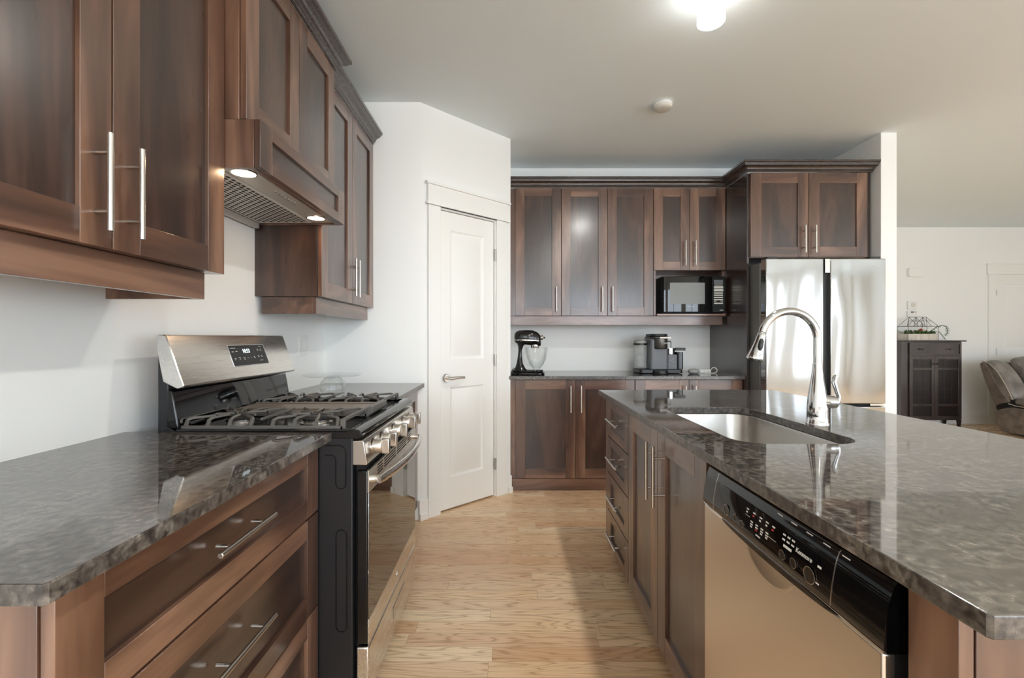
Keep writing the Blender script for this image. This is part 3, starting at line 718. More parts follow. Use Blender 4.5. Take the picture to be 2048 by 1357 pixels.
# ================================================================== ISLAND
IX0, IX1, IY0, IY1 = .53, 1.555, .50, 2.685
def rrect(x0, x1, y0, y1, r, n=8):
    P = []
    for (cx, cy, a) in ((x1-r, y1-r, 0), (x0+r, y1-r, 90), (x0+r, y0+r, 180), (x1-r, y0+r, 270)):
        for k in range(n+1):
            q = math.radians(a+90*k/n); P.append((cx+r*math.cos(q), cy+r*math.sin(q)))
    return P
SX0, SX1, SY0, SY1 = .675, 1.045, 1.315, 2.015
slab_top('island_countertop', [(IX0+.004, IY0), (IX1-.004, IY0), (IX1, IY0+.005), (IX1, IY1), (IX0, IY1), (IX0, IY0+.005)], 'polished dark granite island countertop with a sink cut into it', holes=[rrect(SX0, SX1, SY0, SY1, .085)])
IF = .555
t = thing('island_cabinet', 'four-drawer cabinet at the far end of the island', 'cabinet', (.9, 2.36, 0))
carcass(t, '-x', IF, 2.109, 2.60, .095, CZ0-.001, .66); toe(t, '-x', IF, 2.109, 2.60)
MB().box(IF+.002, IF+.0214, 2.552, 2.60, .097, .905).build('filler', W_['fz'], t, .001)
for k, (a, b) in enumerate(((.698, .903), (.497, .695), (.291, .494), (.097, .288))):
    shaker(t, 'drawer', '-x', IF, 2.111, 2.551, a, b, .075, .045, horiz=True, handle=(2.325, (a+b)/2+.005, False))
t = thing('island_cabinet', 'two-door sink cabinet in the island with tall bar handles', 'cabinet', (.9, 1.69, 0))
mb = MB(); FB(mb, '-x', IF, 1.2745, 1.290, .095, CZ0-.001, .0215, .66); FB(mb, '-x', IF, 2.092, 2.108, .095, CZ0-.001, .0215, .66); FB(mb, '-x', IF, 1.29, 2.092, .095, .113, .0215, .66); FB(mb, '-x', IF, 1.29, 2.092, .113, CZ0-.001, .645, .66)
FB(mb, '-x', IF, 1.29, 2.092, .84, CZ0-.001, .0215, .04)
mb.build('body', W_['fz'], t); toe(t, '-x', IF, 1.2745, 2.108)
shaker(t, 'door', '-x', IF, 1.277, 1.694, .097, .903, .078, handle=(1.640, .740, True))
shaker(t, 'door', '-x', IF, 1.695, 2.107, .097, .903, .078, handle=(1.722, .740, True))
t = thing('island_cabinet', 'island end cabinet panel nearest the camera, right of the dishwasher', 'cabinet', (.9, .6, 0))
MB().box(IF, IF+.0185, .5605, .632, .097, CZ0-.001).build('face_stile', W_['fz'], t, .001)
MB().box(IF+.0215, 1.215, .5605, .632, .0, CZ0-.001).box(.60, .66, .5605, .632, 0, .095).build('end_panel', W_['fz'], t, .001)
single(MB().box(1.2165, 1.236, .5605, 2.60, 0, CZ0-.001), 'island_back_panel', W_['fz'], 'stained wood back panel of the island under the seating overhang', 'panel', bevel=.001)
# sink
def ring3(x0, x1, y0, y1, r, z): return [(x, y, z) for x, y in rrect(x0, x1, y0, y1, r)]
e = .004
mb = MB().loft([ring3(SX0-.015, SX1+.015, SY0-.015, SY1+.015, .095, .9045), ring3(SX0-e, SX1+e, SY0-e, SY1+e, .088, .9045), ring3(SX0-e+.002, SX1+e-.002, SY0-e+.002, SY1+e-.002, .086, .900),
    ring3(SX0+.004, SX1-.004, SY0+.004, SY1-.004, .082, .725), ring3(SX0+.012, SX1-.012, SY0+.012, SY1-.012, .078, .708), ring3(SX0+.03, SX1-.03, SY0+.03, SY1-.03, .065, .700),
    ring3(SX0+.14, SX1-.14, SY0+.3, SY1-.3, .04, .697)], False, True)
mb._f([mb.bm.verts.new(p) for p in ring3(SX0+.14, SX1-.14, SY0+.3, SY1-.3, .04, .697)])
t = thing('sink', 'undermount stainless steel sink bowl in the island', 'sink', ((SX0+SX1)/2, (SY0+SY1)/2, .697))
mb.build('bowl', M_steel_sink, t)
MB().lathe([(.045, .003), (.040, .0045), (.030, .001), (.004, .001)], ((SX0+SX1)/2, (SY0+SY1)/2, .697), 28).build('drain', M_chrome, t)
# faucet
fx, fy = 1.10, 1.62
t = thing('faucet', 'tall chrome gooseneck pull-down faucet on the island', 'faucet', (fx, fy, CZ1))
MB().lathe([(.036, 0), (.036, .004), (.0335, .008), (.033, .03), (.0325, .060), (.030, .090), (.026, .120), (.021, .155), (.017, .185), (.0148, .216)], (fx, fy, CZ1), 40).build('body', M_chrome, t)
pts = [(fx, fy, CZ1+.2165), (fx, fy, 1.18), (fx, fy, 1.21), (fx, fy, 1.236)]; R_ = .100
for k in range(1, 23):
    a = math.radians(165*k/22); pts.append((fx-R_+R_*math.cos(a), fy, 1.236+R_*math.sin(a)))
MB().tube(pts, .0135, 24).build('spout', M_chrome, t)
a = math.radians(165); e0 = Vector((fx-R_+R_*math.cos(a), fy, 1.236+R_*math.sin(a))); dd = Vector((-math.sin(a), 0, math.cos(a)))
hd = MB().tube([e0+dd*q for q in (.001, .004, .02, .045, .07, .090, .100, .104)], [.0125, .0145, .0155, .0185, .0235, .0275, .0285, .026], 28).build('spray_head', M_chrome, t)
MB().cyl(e0+dd*.104, e0+dd*.107, .021, 20).build('nozzle', M_dark, hd)
ctr = e0+dd*.045+Vector((-.004, -.0175, 0)); MB().tube([ctr-dd*.020+Vector((0, .002, 0)), ctr-dd*.012, ctr+dd*.012-Vector((0, .003, 0)), ctr+dd*.022-Vector((0, .003, 0))], [.004, .0085, .0085, .004], 16).build('button', M_dark, hd)
hn = MB().tube([(fx+.005, fy-.004, 1.018), (fx+.03, fy-.012, 1.016), (fx+.045, fy-.017, 1.015), (fx+.056, fy-.021, 1.014), (fx+.060, fy-.022, 1.014)], [.0215, .0225, .0225, .017, .006], 24).build('handle', M_chrome, t)
MB().tube([(fx+.050, fy-.019, .995), (fx+.058, fy-.022, 1.015), (fx+.060, fy-.022, 1.035), (fx+.052, fy-.020, 1.060), (fx+.046, fy-.018, 1.085), (fx+.050, fy-.018, 1.103), (fx+.056, fy-.018, 1.110)], [.006, .009, .0085, .0085, .0105, .010, .006], 16, .7).build('lever', M_chrome, hn)

# ================================================================== DISHWASHER
t = thing('dishwasher', 'stainless dishwasher with a glossy black control panel in the island', 'dishwasher', (.85, .953, 0)); DY0, DY1 = .650, 1.2515
MB().box(.578, 1.20, .640, 1.268, .02, .895).build('tub', M_dark, t, .002)
MB().box(.581, .60, .6335, .6395, .02, .9).build('side_flange', M_black, t)
MB().box(.556, .579, DY0+.006, DY1-.006, .10, .79).build('door_core', M_dark, t)
ds = MB().box(.5375, .556, DY0+.003, DY1-.003, .105, .787).build('door', M_steel_dw, t, .004, 3)
def px(z):      # panel face X at height z
    P = [(.794, .536), (.806, .536), (.832, .5385), (.862, .544), (.884, .551)]
    for (a, xa), (b, xb) in zip(P, P[1:]):
        if a <= z <= b: return xa+(xb-xa)*(z-a)/(b-a)
    return .536
mb = MB().prism([(.580, .889), (.556, .889), (.551, .884), (.544, .862), (.5385, .832), (.536, .806), (.536, .794), (.540, .788), (.580, .788)], 'y', DY0, DY1)
def mk(mb, y, z, w_, h_, mi=0):
    mb.m(mi+1); x0, x1 = px(z)-.0004, px(z+h_)-.0004
    mb.quad((x0, y, z), (x0, y-w_, z), (x1, y-w_, z+h_), (x1, y, z+h_))
for y in (1.035, 1.008, .982, .958, .935):
    mk(mb, y, .852, .010, .003)
for i, y in enumerate((1.035, 1.008, .982, .958, .935)): mk(mb, y, .845, .007, .0035, 1 if i in (1, 4) else 0)
for i, y in enumerate((1.012, .992, .972, .953)):
    mk(mb, y, .832, .010, .003); mk(mb, y, .8265, .010, .003); mk(mb, y, .821, .008, .0035, 1 if i == 1 else 0)
mk(mb, 1.037, .8395, .020, .0008); mk(mb, .945, .829, .030, .0008)
for y in (.898, .884, .870):
    mk(mb, y, .852, .009, .0035); mk(mb, y, .843, .009, .0035)
mk(mb, .892, .832, .026, .005); mk(mb, .795, .840, .010, .004); mk(mb, .795, .812, .009, .0025)
mk(mb, .988, .812, .018, .003)
for k in range(5): mk(mb, .93-.045*k, .8815, .018, .0018)
cp = mb.build('control_panel', [M_blackgloss, M_mark, M_red], t)
MB().box(.5365, .5385, DY0+.002, DY1-.002, .7885, .7915).build('chrome_trim', M_chrome, cp)
# handle pocket
mb = MB(); n = 24; rings = []
for (s_, x) in ((1.0, .5373), (.97, .5362), (.90, .5362), (.82, .5371)):
    rings.append([(x, .942+.088*s_*math.cos(PI*k/n), .7875-.056*s_*math.sin(PI*k/n)) for k in range(n+1)])
mb.loft(rings, True, True); mb.build('handle_pocket', M_nickel, ds)
mb = MB(); rings = [[(x, .942+.20*math.cos(PI*k/n), .7885-dz*math.sin(PI*k/n)) for k in range(n+1)] for (x, dz) in ((.5368, .014), (.5345, .012))]
mb.loft(rings, True, False).build('grip_lip', M_blackgloss, cp)
for (y, z, r) in ((1.120, .817, .0115), (1.076, .815, .0075), (1.046, .813, .0075), (.892, .815, .0085), (.857, .816, .0085), (.811, .817, .0135)):
    MB().lathe([(r, -.001), (r, -.0022), (r*.86, -.0022), (r*.8, -.0012)], (.5372, y, z), 24, 'x').build('button', M_black, cp)
    MB().lathe([(r*1.0, -.001), (r*1.12, -.001), (r*1.12, -.0019), (r*1.0, -.0019)], (.5372, y, z), 24, 'x', False).build('button_ring', M_nickel, cp)
text('Kenmore', M_mark, cp, .0125, (px(.842)-.0006, .832, .843), (0, -1, 0), (.2, 0, 1), 'logo', xs=.95)
mb = MB()
for y in (.757, 1.190): mb.prism([(.556, .8888), (.5503, .884), (.5433, .862), (.5378, .832), (.5353, .806), (.5353, .794), (.556, .794)], 'y', y-.0008, y+.0008)
mb.build('seam', M_nickel, cp)
# ================================================================== SMALL THINGS
# glass cake stand
cx, cy = -.985, 2.55
t = thing('cake_stand', 'clear glass cake stand with a domed foot on the counter beyond the stove', 'cake stand', (cx, cy, CZ1))
MB().lathe([(.002, .096), (.150, .096), (.157, .099), (.157, .104), (.150, .103), (.002, .102)], (cx, cy, CZ1), 48).build('plate', M_glass, t)
MB().lathe([(.058, .0005), (.064, .004), (.069, .035), (.064, .062), (.045, .084), (.022, .0955), (.020, .0955), (.043, .081), (.061, .060), (.066, .035), (.061, .006), (.055, .003)], (cx, cy, CZ1), 40).build('foot', M_glass, t)

# microwave
Y0 = 3.95; x0, x1, z0, z1 = 1.345, 1.884, 1.462, 1.782
t = thing('microwave', 'black countertop microwave on the open shelf of the back wall', 'microwave', ((x0+x1)/2, 4.1, z0-.008))
mb = MB().box(x0, x1, Y0+.03, 4.28, z0, z1)
for x in (x0+.04, x1-.04):
    for y in (Y0+.06, 4.25): mb.cyl((x, y, z0-.0089), (x, y, z0), .012, 10)
mb.build('body', M_dark, t, .004)
mb = MB()
for k in range(6): mb.box(x0-.0006, x0, 4.0, 4.012, z0+.07+k*.034, z0+.078+k*.034)
mb.build('vent', M_grey, t)
xp = 1.772
dr_ = MB().prism([(x0, Y0+.028), (x0+.004, Y0+.008), (x0+.05, Y0-.004), (x0+.2, Y0-.010), (xp-.06, Y0-.006), (xp-.002, Y0+.006), (xp-.002, Y0+.028)], 'z', z0+.006, z1-.004).build('door', M_blackgloss, t, .003)
MB().prism([(x0+.055, Y0-.0045), (x0+.2, Y0-.0106), (xp-.07, Y0-.0068), (xp-.07, Y0-.006), (x0+.055, Y0-.0035)], 'z', z0+.075, z1-.06).build('window', mat('mesh_window', (120, 122, 118), .30), dr_)
text('Panasonic', M_mark, dr_, .0145, ((x0+xp)/2+.02, Y0-.0105, z0+.052), (1, 0, 0), (0, 0, 1), 'logo')
pn = MB().box(xp, x1, Y0+.004, Y0+.0295, z0+.004, z1-.004).build('control_panel', M_black, t, .003)
mb = MB(); ya, yb = Y0+.0036, Y0+.0040
def mwb(a, b, c, d, i=0): mb.m(i); mb.box(x=0) if 0 else mb.box(xp+a, xp+b, ya-.0003*i, yb, z0+c, z0+d)
mwb(.014, .092, .248, .285, 1)
for (a, b, c, d) in ((.02, .088, .238, .242), (.014, .094, .212, .231), (.014, .094, .186, .206), (.014, .092, .166, .176), (.014, .092, .147, .157), (.014, .092, .128, .138), (.014, .092, .108, .119), (.014, .036, .098, .104), (.07, .092, .098, .104), (.014, .092, .076, .088), (.065, .094, .02, .025)): mwb(a, b, c, d)
mb.build('buttons', [M_offw, M_grey], pn)

# stand mixer
my = 3.83
t = thing('stand_mixer', 'black stand mixer with glass bowl on the left end of back counter', 'stand mixer', (.16, my, CZ1))
def sec(x, hy, z0, z1, n=20, p=2.6):
    zc, hz = (z0+z1)/2, (z1-z0)/2; R = []
    for k in range(n):
        a = 2*PI*k/n; c, s_ = math.cos(a), math.sin(a)
        R.append((x, my+math.copysign(abs(c)**(2/p), c)*hy, zc+math.copysign(abs(s_)**(2/p), s_)*hz))
    return R
hd = MB().loft([sec(.0495, .012, 1.225, 1.26), sec(.053, .030, 1.21, 1.28), (sec(.065, .044, 1.197, 1.297)), sec(.09, .052, 1.188, 1.306), sec(.15, .056, 1.185, 1.309), sec(.205, .053, 1.178, 1.307), sec(.240, .045, 1.172, 1.293), sec(.262, .034, 1.172, 1.272), sec(.272, .018, 1.18, 1.25)]).build('head', M_black, t)
mb = MB()
mb.loft([sec(.0505, .0135, 1.222, 1.2345, 20, 6), sec(.056, .037, 1.220, 1.2335, 20, 6), sec(.09, .0535, 1.2185, 1.2325, 20, 6), sec(.15, .0572, 1.2165, 1.2315, 20, 6), sec(.205, .0548, 1.2125, 1.2305, 20, 6), sec(.245, .044, 1.209, 1.2285, 20, 6), sec(.268, .027, 1.21, 1.226, 20, 6)])
mb.build('trim_band', M_chrome, hd)
mb = MB().cyl((.270, my, 1.245), (.288, my, 1.245), .020, 20).cyl((.288, my, 1.245), (.294, my, 1.245), .010, 14); mb.build('attachment_hub', M_chrome, hd)
MB().tube([(.294, my, 1.245), (.300, my, 1.245), (.308, my, 1.245)], [.005, .0085, .006], 14).build('hub_knob', M_dark, hd)
MB().lathe([(.034, -.028), (.036, -.022), (.036, 0)], (.222, my, 1.186), 24).build('beater_collar', M_chrome, hd)
MB().cyl((.222, my, 1.158), (.222, my, 1.12), .006, 12).build('beater_shaft', M_nickel, hd)
MB().cyl((.105, my-.056, 1.219), (.105, my-.064, 1.219), .008, 14).build('speed_knob', M_dark, hd)
def sec2(z, x0_, x1_, hy): return [((x0_+x1_)/2+(x1_-x0_)/2*math.copysign(abs(math.cos(2*PI*k/20))**.8, math.cos(2*PI*k/20)), my+hy*math.copysign(abs(math.sin(2*PI*k/20))**.8, math.sin(2*PI*k/20)), z) for k in range(20)]
MB().loft([sec2(.968, .040, .168, .066), sec2(.99, .055, .142, .056), sec2(1.03, .068, .122, .044), (sec2(1.09, .078, .114, .036)), sec2(1.14, .083, .114, .034), sec2(1.175, .080, .125, .040), sec2(1.20, .070, .15, .045)]).build('column', M_black, t)
P = []
for (x, h) in ((.022, .035), (.03, .06), (.06, .078), (.12, .078), (.17, .088), (.22, .094), (.265, .082), (.292, .055), (.303, .02)): P.append((x, h))
poly = [(x, my-h) for x, h in P]+[(x, my+h) for x, h in reversed(P)]
MB().prism(poly, 'z', CZ1, .958).prism([(x*.92+.012, my+(y-my)*.8) for x, y in poly], 'z', .958, .976).build('base', M_black, t, .006, 3)
bc = (.235, my, .978)
MB().lathe([(.028, 0), (.030, .004), (.034, .010), (.062, .045), (.082, .09), (.093, .150), (.096, .186), (.093, .186), (.090, .150), (.079, .092), (.059, .048), (.030, .014), (.002, .012)], bc, 40).build('bowl', M_glass, t)
MB().tube([(.148, my-.01, 1.13), (.128, my-.02, 1.12), (.122, my-.02, 1.08), (.135, my-.02, 1.04), (.165, my-.015, 1.015), (.182, my-.01, 1.018)], [.006, .0065, .006, .006, .0055, .005], 12).build('bowl_handle', M_glass, t)
MB().tube([(.058, my-.03, .985), (.045, my-.06, .992), (.030, my-.06, .975), (.026, my-.055, .955), (.022, my-.05, .9385), (.05, my-.105, .9385), (.10, my+.12, .9385)][:5], .0028, 8).build('cord', M_dark, t)

# coffee machine
Yc = 3.90
t = thing('coffee_maker', 'grey single-serve coffee maker with a clear water tank and a steel frothing cup', 'coffee maker', (1.31, Yc+.1, CZ1))
MB().prism(rrect(1.125, 1.50, Yc, Yc+.24, .03), 'z', CZ1+.004, .972).lathe([(.062, 0), (.064, .012), (.060, .030), (.058, .034)], (1.30, Yc-.01, CZ1), 32).build('base', M_dark, t, .003)
MB().prism(rrect(1.226, 1.376, Yc+.02, Yc+.24, .02), 'z', .9725, 1.232).build('body', M_grey, t, .003)
MB().prism(rrect(1.3765, 1.463, Yc+.035, Yc+.21, .012), 'z', .9725, 1.098).build('frother_base', M_grey, t, .003)
mb = MB()
for (x, z) in ((1.424, 1.062), (1.404, 1.050), (1.424, 1.036)): mb.lathe([(.0055, 0), (.0055, -.0015), (.0015, -.002)], (x, Yc+.035, z), 14, 'y')
mb.build('buttons', M_ltgrey, t)
MB().prism(rrect(1.4635, 1.515, Yc+.04, Yc+.23, .015), 'z', .9725, 1.120).box(1.48, 1.486, Yc+.038, Yc+.0401, .98, 1.10).build('side_housing', M_black, t, .003)
hb = MB().lathe([(.058, 0), (.063, .006), (.063, .082)], (1.313, Yc+.045, 1.152), 36).build('brew_head', mat('dark_brushed_metal', (104, 102, 100), .38, .9), t)
text('KEURIG', M_mark, hb, .014, (1.335, Yc-.0165, 1.197), (1, .0, 0), (0, 0, 1), 'logo')
MB().lathe([(.045, -.006), (.060, -.004), (.061, 0)], (1.313, Yc+.045, 1.152), 36).build('brew_ring', M_black, hb)
MB().prism(rrect(1.222, 1.380, Yc-.022, Yc+.22, .05), 'z', 1.2345, 1.256).prism(rrect(1.226, 1.372, Yc-.012, Yc+.21, .05), 'z', 1.2565, 1.277).build('lid', M_dark, t, .007, 3)
MB().prism([(1.29, Yc-.023), (1.386, Yc-.023), (1.392, Yc+.0), (1.384, Yc+.03), (1.29, Yc-.0225)], 'z', 1.238, 1.252).build('lid_handle', M_chrome, t, .003)
tk = MB().lathe([(.002, 0), (.052, 0), (.054, .01), (.058, .205), (.055, .205), (.051, .012), (.002, .008)], (1.166, Yc+.13, .9755), 36).build('water_tank', M_tank, t)
MB().lathe([(.0505, 0), (.0525, .10), (.002, .10)], (1.166, Yc+.13, .985), 32).build('water', M_water, tk)
MB().lathe([(.060, 0), (.062, .006), (.060, .014)], (1.166, Yc+.13, 1.181), 36).build('tank_lid', M_black, tk)
MB().lathe([(.055, 0), (.052, .02), (.040, .029), (.004, .030)], (1.166, Yc+.13, 1.1955), 36).build('tank_top', M_ltgrey, tk)
cupp = MB().lathe([(.036, 0), (.041, .002), (.041, .055), (.040, .055), (.038, .004), (.002, .004)], (1.420, Yc+.10, 1.0985), 36).build('frothing_cup', M_chrome, t)
MB().prism([(1.462, 1.132), (1.552, 1.132), (1.552, 1.156), (1.470, 1.158), (1.460, 1.150)], 'y', Yc+.085, Yc+.113).build('cup_handle', M_dark, cupp, .004)
MB().tube([(1.428, Yc+.10, 1.155), (1.428, Yc+.10, 1.195), (1.424, Yc+.10, 1.213), (1.402, Yc+.10, 1.213), (1.402, Yc+.10, 1.208)], [.003, .003, .005, .006, .002], 10).build('whisk', M_dark, cupp)

t = thing('smart_speaker', 'small light grey fabric puck speaker right of the coffee maker', 'speaker', (1.588, 3.90, CZ1))
MB().lathe([(.030, 0), (.042, .005), (.0490, .016), (.0495, .022), (.046, .032), (.033, .041), (.012, .0445), (.002, .045)], (1.588, 3.90, CZ1), 36).build('shell', M_ltgrey, t)
MB().tube([(1.635, 3.905, .940), (1.67, 3.93, .9375), (1.70, 3.95, .9375), (1.74, 3.93, .9375)], .0022, 8).build('cord', M_white, t)
t = thing('power_bar', 'flat white power bar with a looped cord beside the tall wood panel', 'power bar', (1.72, 4.0, CZ1))
MB().box(1.655, 1.775, 3.985, 4.03, CZ1, .966).build('body', M_white, t, .006, 3)
pts = [(1.772, 4.0, .955)]
for k in range(15):
    a = math.radians(110-230*k/14); pts.append((1.795+.026*math.cos(a), 3.985-.002*k, .9615+.0215*math.sin(a)))
MB().tube(pts[:14]+[(1.78, 3.94, .9385), (1.74, 3.93, .9385)], .0034, 10).build('cord', M_white, t)
mb = MB()
for x in (1.68, 1.715, 1.75): mb.box(x-.008, x+.008, 3.9835, 3.9849, .945, .958)
mb.build('outlet', M_offw, t)

# ================================================================== LIVING ROOM
Yc = 6.30; cx0, cx1 = 5.525, 6.295
t = thing('accent_cabinet', 'dark espresso accent cabinet with a drawer and two doors by the far wall', 'cabinet', (5.91, 6.43, 0))
MB().box(cx0-.115, cx1+.03, Yc-.02, 6.585, 1.193, 1.212).build('top', M_espresso, t, .004)
MB().box(cx0-.085, cx0-.001, Yc+.002, 6.57, .10, 1.1925).box(cx0, cx1, Yc+.022, 6.57, .10, 1.1925).build('body', M_espresso, t, .002)
for (x, s_) in ((cx0-.05, 1), (cx1-.03, -1)):
    for y in (Yc+.03, 6.54): MB().loft([[(x-.02, y-.02, .0995), (x+.02, y-.02, .0995), (x+.02, y+.02, .0995), (x-.02, y+.02, .0995)], [(x-.012, y-.012, 0), (x+.012, y-.012, 0), (x+.012, y+.012, 0), (x-.012, y+.012, 0)]], True, False).build('leg', M_esp_dark, t)
def espf(name, u0, u1, z0, z1, sw, mid=None, panelmat=None):
    mb = MB().box(u0, u0+sw, Yc, Yc+.02, z0, z1).box(u1-sw, u1, Yc, Yc+.02, z0, z1).box(u0+sw, u1-sw, Yc, Yc+.02, z0, z0+sw).box(u0+sw, u1-sw, Yc, Yc+.02, z1-sw, z1)
    if mid:
        for m_ in mid: mb.box(u0+sw, u1-sw, Yc, Yc+.02, m_, m_+.03)
    d = mb.build(name, M_espresso, t, .0015)
    MB().box(u0+sw-.002, u1-sw+.002, Yc+.011, Yc+.018, z0+sw-.002, z1-sw+.002).build('panel', panelmat or M_espresso, d); return d
d = espf('drawer', cx0+.03, cx1-.02, 1.00, 1.178, .022)
for x in (5.72, 6.10): MB().lathe([(.006, 0), (.006, -.012), (.013, -.018), (.013, -.024), (.004, -.027)], (x, Yc, 1.088), 16, 'y').build('knob', M_dark, d)
xm = 5.905
for (a, b, kx) in ((cx0+.03, xm-.002, xm-.03), (xm+.002, cx1-.02, xm+.03)):
    d = espf('door', a, b, .115, .992, .045, (.30, .80), M_esp_dark)
    mb = MB()
    for x in (a+.045+(b-a-.09)/3, a+.045+2*(b-a-.09)/3): mb.box(x-.003, x+.003, Yc+.009, Yc+.0115, .345, .945)
    for z in (.42, .54, .66): mb.box(a+.045, b-.045, Yc+.0092, Yc+.0115, z-.003, z+.003)
    mb.build('lattice', M_espresso, d)
    MB().lathe([(.006, 0), (.006, -.012), (.013, -.018), (.013, -.024), (.004, -.027)], (kx, Yc, .885), 16, 'y').build('knob', M_dark, d)

# planter with wire frame
Yp = 6.40; a0, a1 = 5.545, 5.965; z0 = 1.2125
t = thing('terrarium_planter', 'whitewashed wooden planter with a geometric wire frame on the accent cabinet', 'planter', (5.75, Yp, z0))
mb = MB(); xs = [a0, a0+.055, a0+.115, a0+.175, a0+.30, a1]
for p, q in zip(xs, xs[1:]): mb.box(p+.001, q-.001, Yp-.085, Yp-.075, z0, z0+.088)
mb.box(a0, a0+.01, Yp-.075, Yp+.085, z0, z0+.088).box(a1-.01, a1, Yp-.075, Yp+.085, z0, z0+.088).box(a0+.01, a1-.01, Yp+.075, Yp+.085, z0, z0+.088).box(a0+.01, a1-.01, Yp-.0745, Yp+.0745, z0, z0+.06)
mb.build('box', M_whitewood, t, .001)
mb = MB(); f, b_ = Yp-.086, Yp+.086; zt_, zr, zm = z0+.195, z0+.325, z0+.27
xl, xr = a0+.09, a1-.09; wr = .0028
def wire(p, q): mb.tube([p, q], wr, 6)
for y in (f, b_):
    wire((a0, y, z0), (a0, y, zt_)); wire((a1, y, z0), (a1, y, zt_)); wire((a0, y, zt_), (a1, y, zt_)); wire((a0, y, zt_), (xl, Yp, zr)); wire((a1, y, zt_), (xr, Yp, zr))
    n = 5
    for k in range(n):
        p = a0+.09+(a1-a0-.18)*k/n; q = a0+.09+(a1-a0-.18)*(k+1)/n
        if k % 2 == 0: wire((p, Yp, zr), (q, y, zt_))
        else: wire((p, y, zt_), (q, Yp, zr))
wire((xl, Yp, zr), (xr, Yp, zr)); wire((a0, f, zt_), (a0, b_, zt_)); wire((a1, f, zt_), (a1, b_, zt_)); wire((xl-.035, Yp-.03, zm), (xr+.035, Yp-.03, zm))
mb.build('wire_frame', M_iron, t)
def leaf(mb, p, d, L, W):
    d = Vector(d).normalized(); s_ = d.cross(Vector((0, 0, 1)));
    if s_.length < .1: s_ = Vector((1, 0, 0))
    s_.normalize(); n_ = s_.cross(d); p = Vector(p)
    R = []
    for (q, w_) in ((0, .12), (.3, .8), (.6, 1), (.85, .55), (1, .05)):
        c = p+d*L*q+Vector((0, 0, -.25*L*q*q)); R.append([c-s_*W*w_/2, c+n_*W*.12*w_, c+s_*W*w_/2, c-n_*W*.05])
    mb.loft(R, True, True)
mb = MB(); rn = random.Random(3)
for k in range(150):
    x = a0+.03+rn.random()*(a1-a0-.05); y = Yp+(rn.random()-.5)*.13
    mb.m(0 if x > a0+.15 else rn.choice((0, 1))); leaf(mb, (x, y, z0+.085), (rn.uniform(-1, 1), rn.uniform(-1, .6), rn.uniform(.3, 1.8)), rn.uniform(.05, .10), rn.uniform(.016, .030))
mb.tube([(a0+.235, Yp, z0+.08), (a0+.262, Yp-.02, z0+.20), (a0+.258, Yp-.02, z0+.24)], .003, 6)
for k in range(7): leaf(mb, (a0+.26, Yp-.02, z0+.18+.008*k), (rn.uniform(-1, 1), rn.uniform(-1, 1), .6), .022, .008)
vine = [(a1-.05, Yp-.02, z0+.12), (a1, Yp-.07, z0+.19), (a1+.06, Yp-.09, z0+.205), (a1+.105, Yp-.09, z0+.19), (a1+.125, Yp-.09, z0+.14), (a1+.118, Yp-.09, z0+.095), (a1+.09, Yp-.09, z0+.06)]
mb.m(0); mb.tube(vine, .004, 6)
for i in range(len(vine)-1):
    for k in range(4):
        p = Vector(vine[i]).lerp(Vector(vine[i+1]), k/4)
        for s_ in (-1, 1): leaf(mb, p, (s_*.8, rn.uniform(-.5, .5), rn.uniform(-.2, .5)), .032, .017)
v2 = [(a1-.04, Yp-.03, z0+.12), (a1+.01, Yp-.09, z0+.115), (a1+.045, Yp-.098, z0+.06), (a1+.09, Yp-.098, z0+.008)]
mb.tube(v2, .004, 6)
for i in range(3):
    for k in range(4):
        p = Vector(v2[i]).lerp(Vector(v2[i+1]), k/4)
        for s_ in (-1, 1): leaf(mb, p, (s_*.8, rn.uniform(-.5, .1), .4), .018, .009)
mb.build('foliage', [M_leaf, M_leaf2], t)
mb = MB()
for j in range(3):
    for k in range(6):
        a = k*PI/3+j*.5; e_ = .3+.5*j; leaf(mb, (a0+.20, Yp-.06, z0+.135), (math.cos(a)*(1-.25*j), -.35+math.sin(a)*.5*(1-.2*j), e_), .046-.007*j, .030)
mb.build('flower', M_flower, t)

t = thing('door_chime', 'blank white rounded chime box high on the far wall', 'door chime', (5.84, YL, 2.16))
MB().prism([(x, z) for x, z in rrect(5.775, 6.005, 2.125, 2.255, .03)], 'y', YL-.045, YL).build('cover', M_wall, t, .006, 3)
t = thing('thermostat', 'white square thermostat on the far wall, upper of two', 'thermostat', (5.83, YL, 1.71))
MB().prism(rrect(5.775, 5.905, 1.655, 1.78, .012), 'y', YL-.025, YL).build('body', M_white, t, .003)
MB().lathe([(.032, 0), (.032, -.004), (.027, -.006), (.003, -.006)], (5.847, YL-.025, 1.722), 28, 'y').build('dial', M_offw, t)
t = thing('thermostat', 'white wide thermostat with a small dark display, lower of two on the far wall', 'thermostat', (5.83, YL, 1.59))
MB().prism(rrect(5.77, 5.905, 1.548, 1.642, .014), 'y', YL-.028, YL).build('body', M_white, t, .003)
MB().box(5.812, 5.856, YL-.0292, YL-.028, 1.61, 1.626).build('display', M_dark, t)
MB().box(5.874, 5.892, YL-.0292, YL-.028, 1.614, 1.624).build('button', M_grey, t)
t = thing('door_stop', 'small dark spring door stop on the far baseboard', 'door stop', (6.42, YL-.014, .07))
MB().tube([(6.42, YL-.0141, .075), (6.43, YL-.05, .073), (6.44, YL-.09, .07)], [.008, .005, .008], 10).build('spring', M_dark, t)

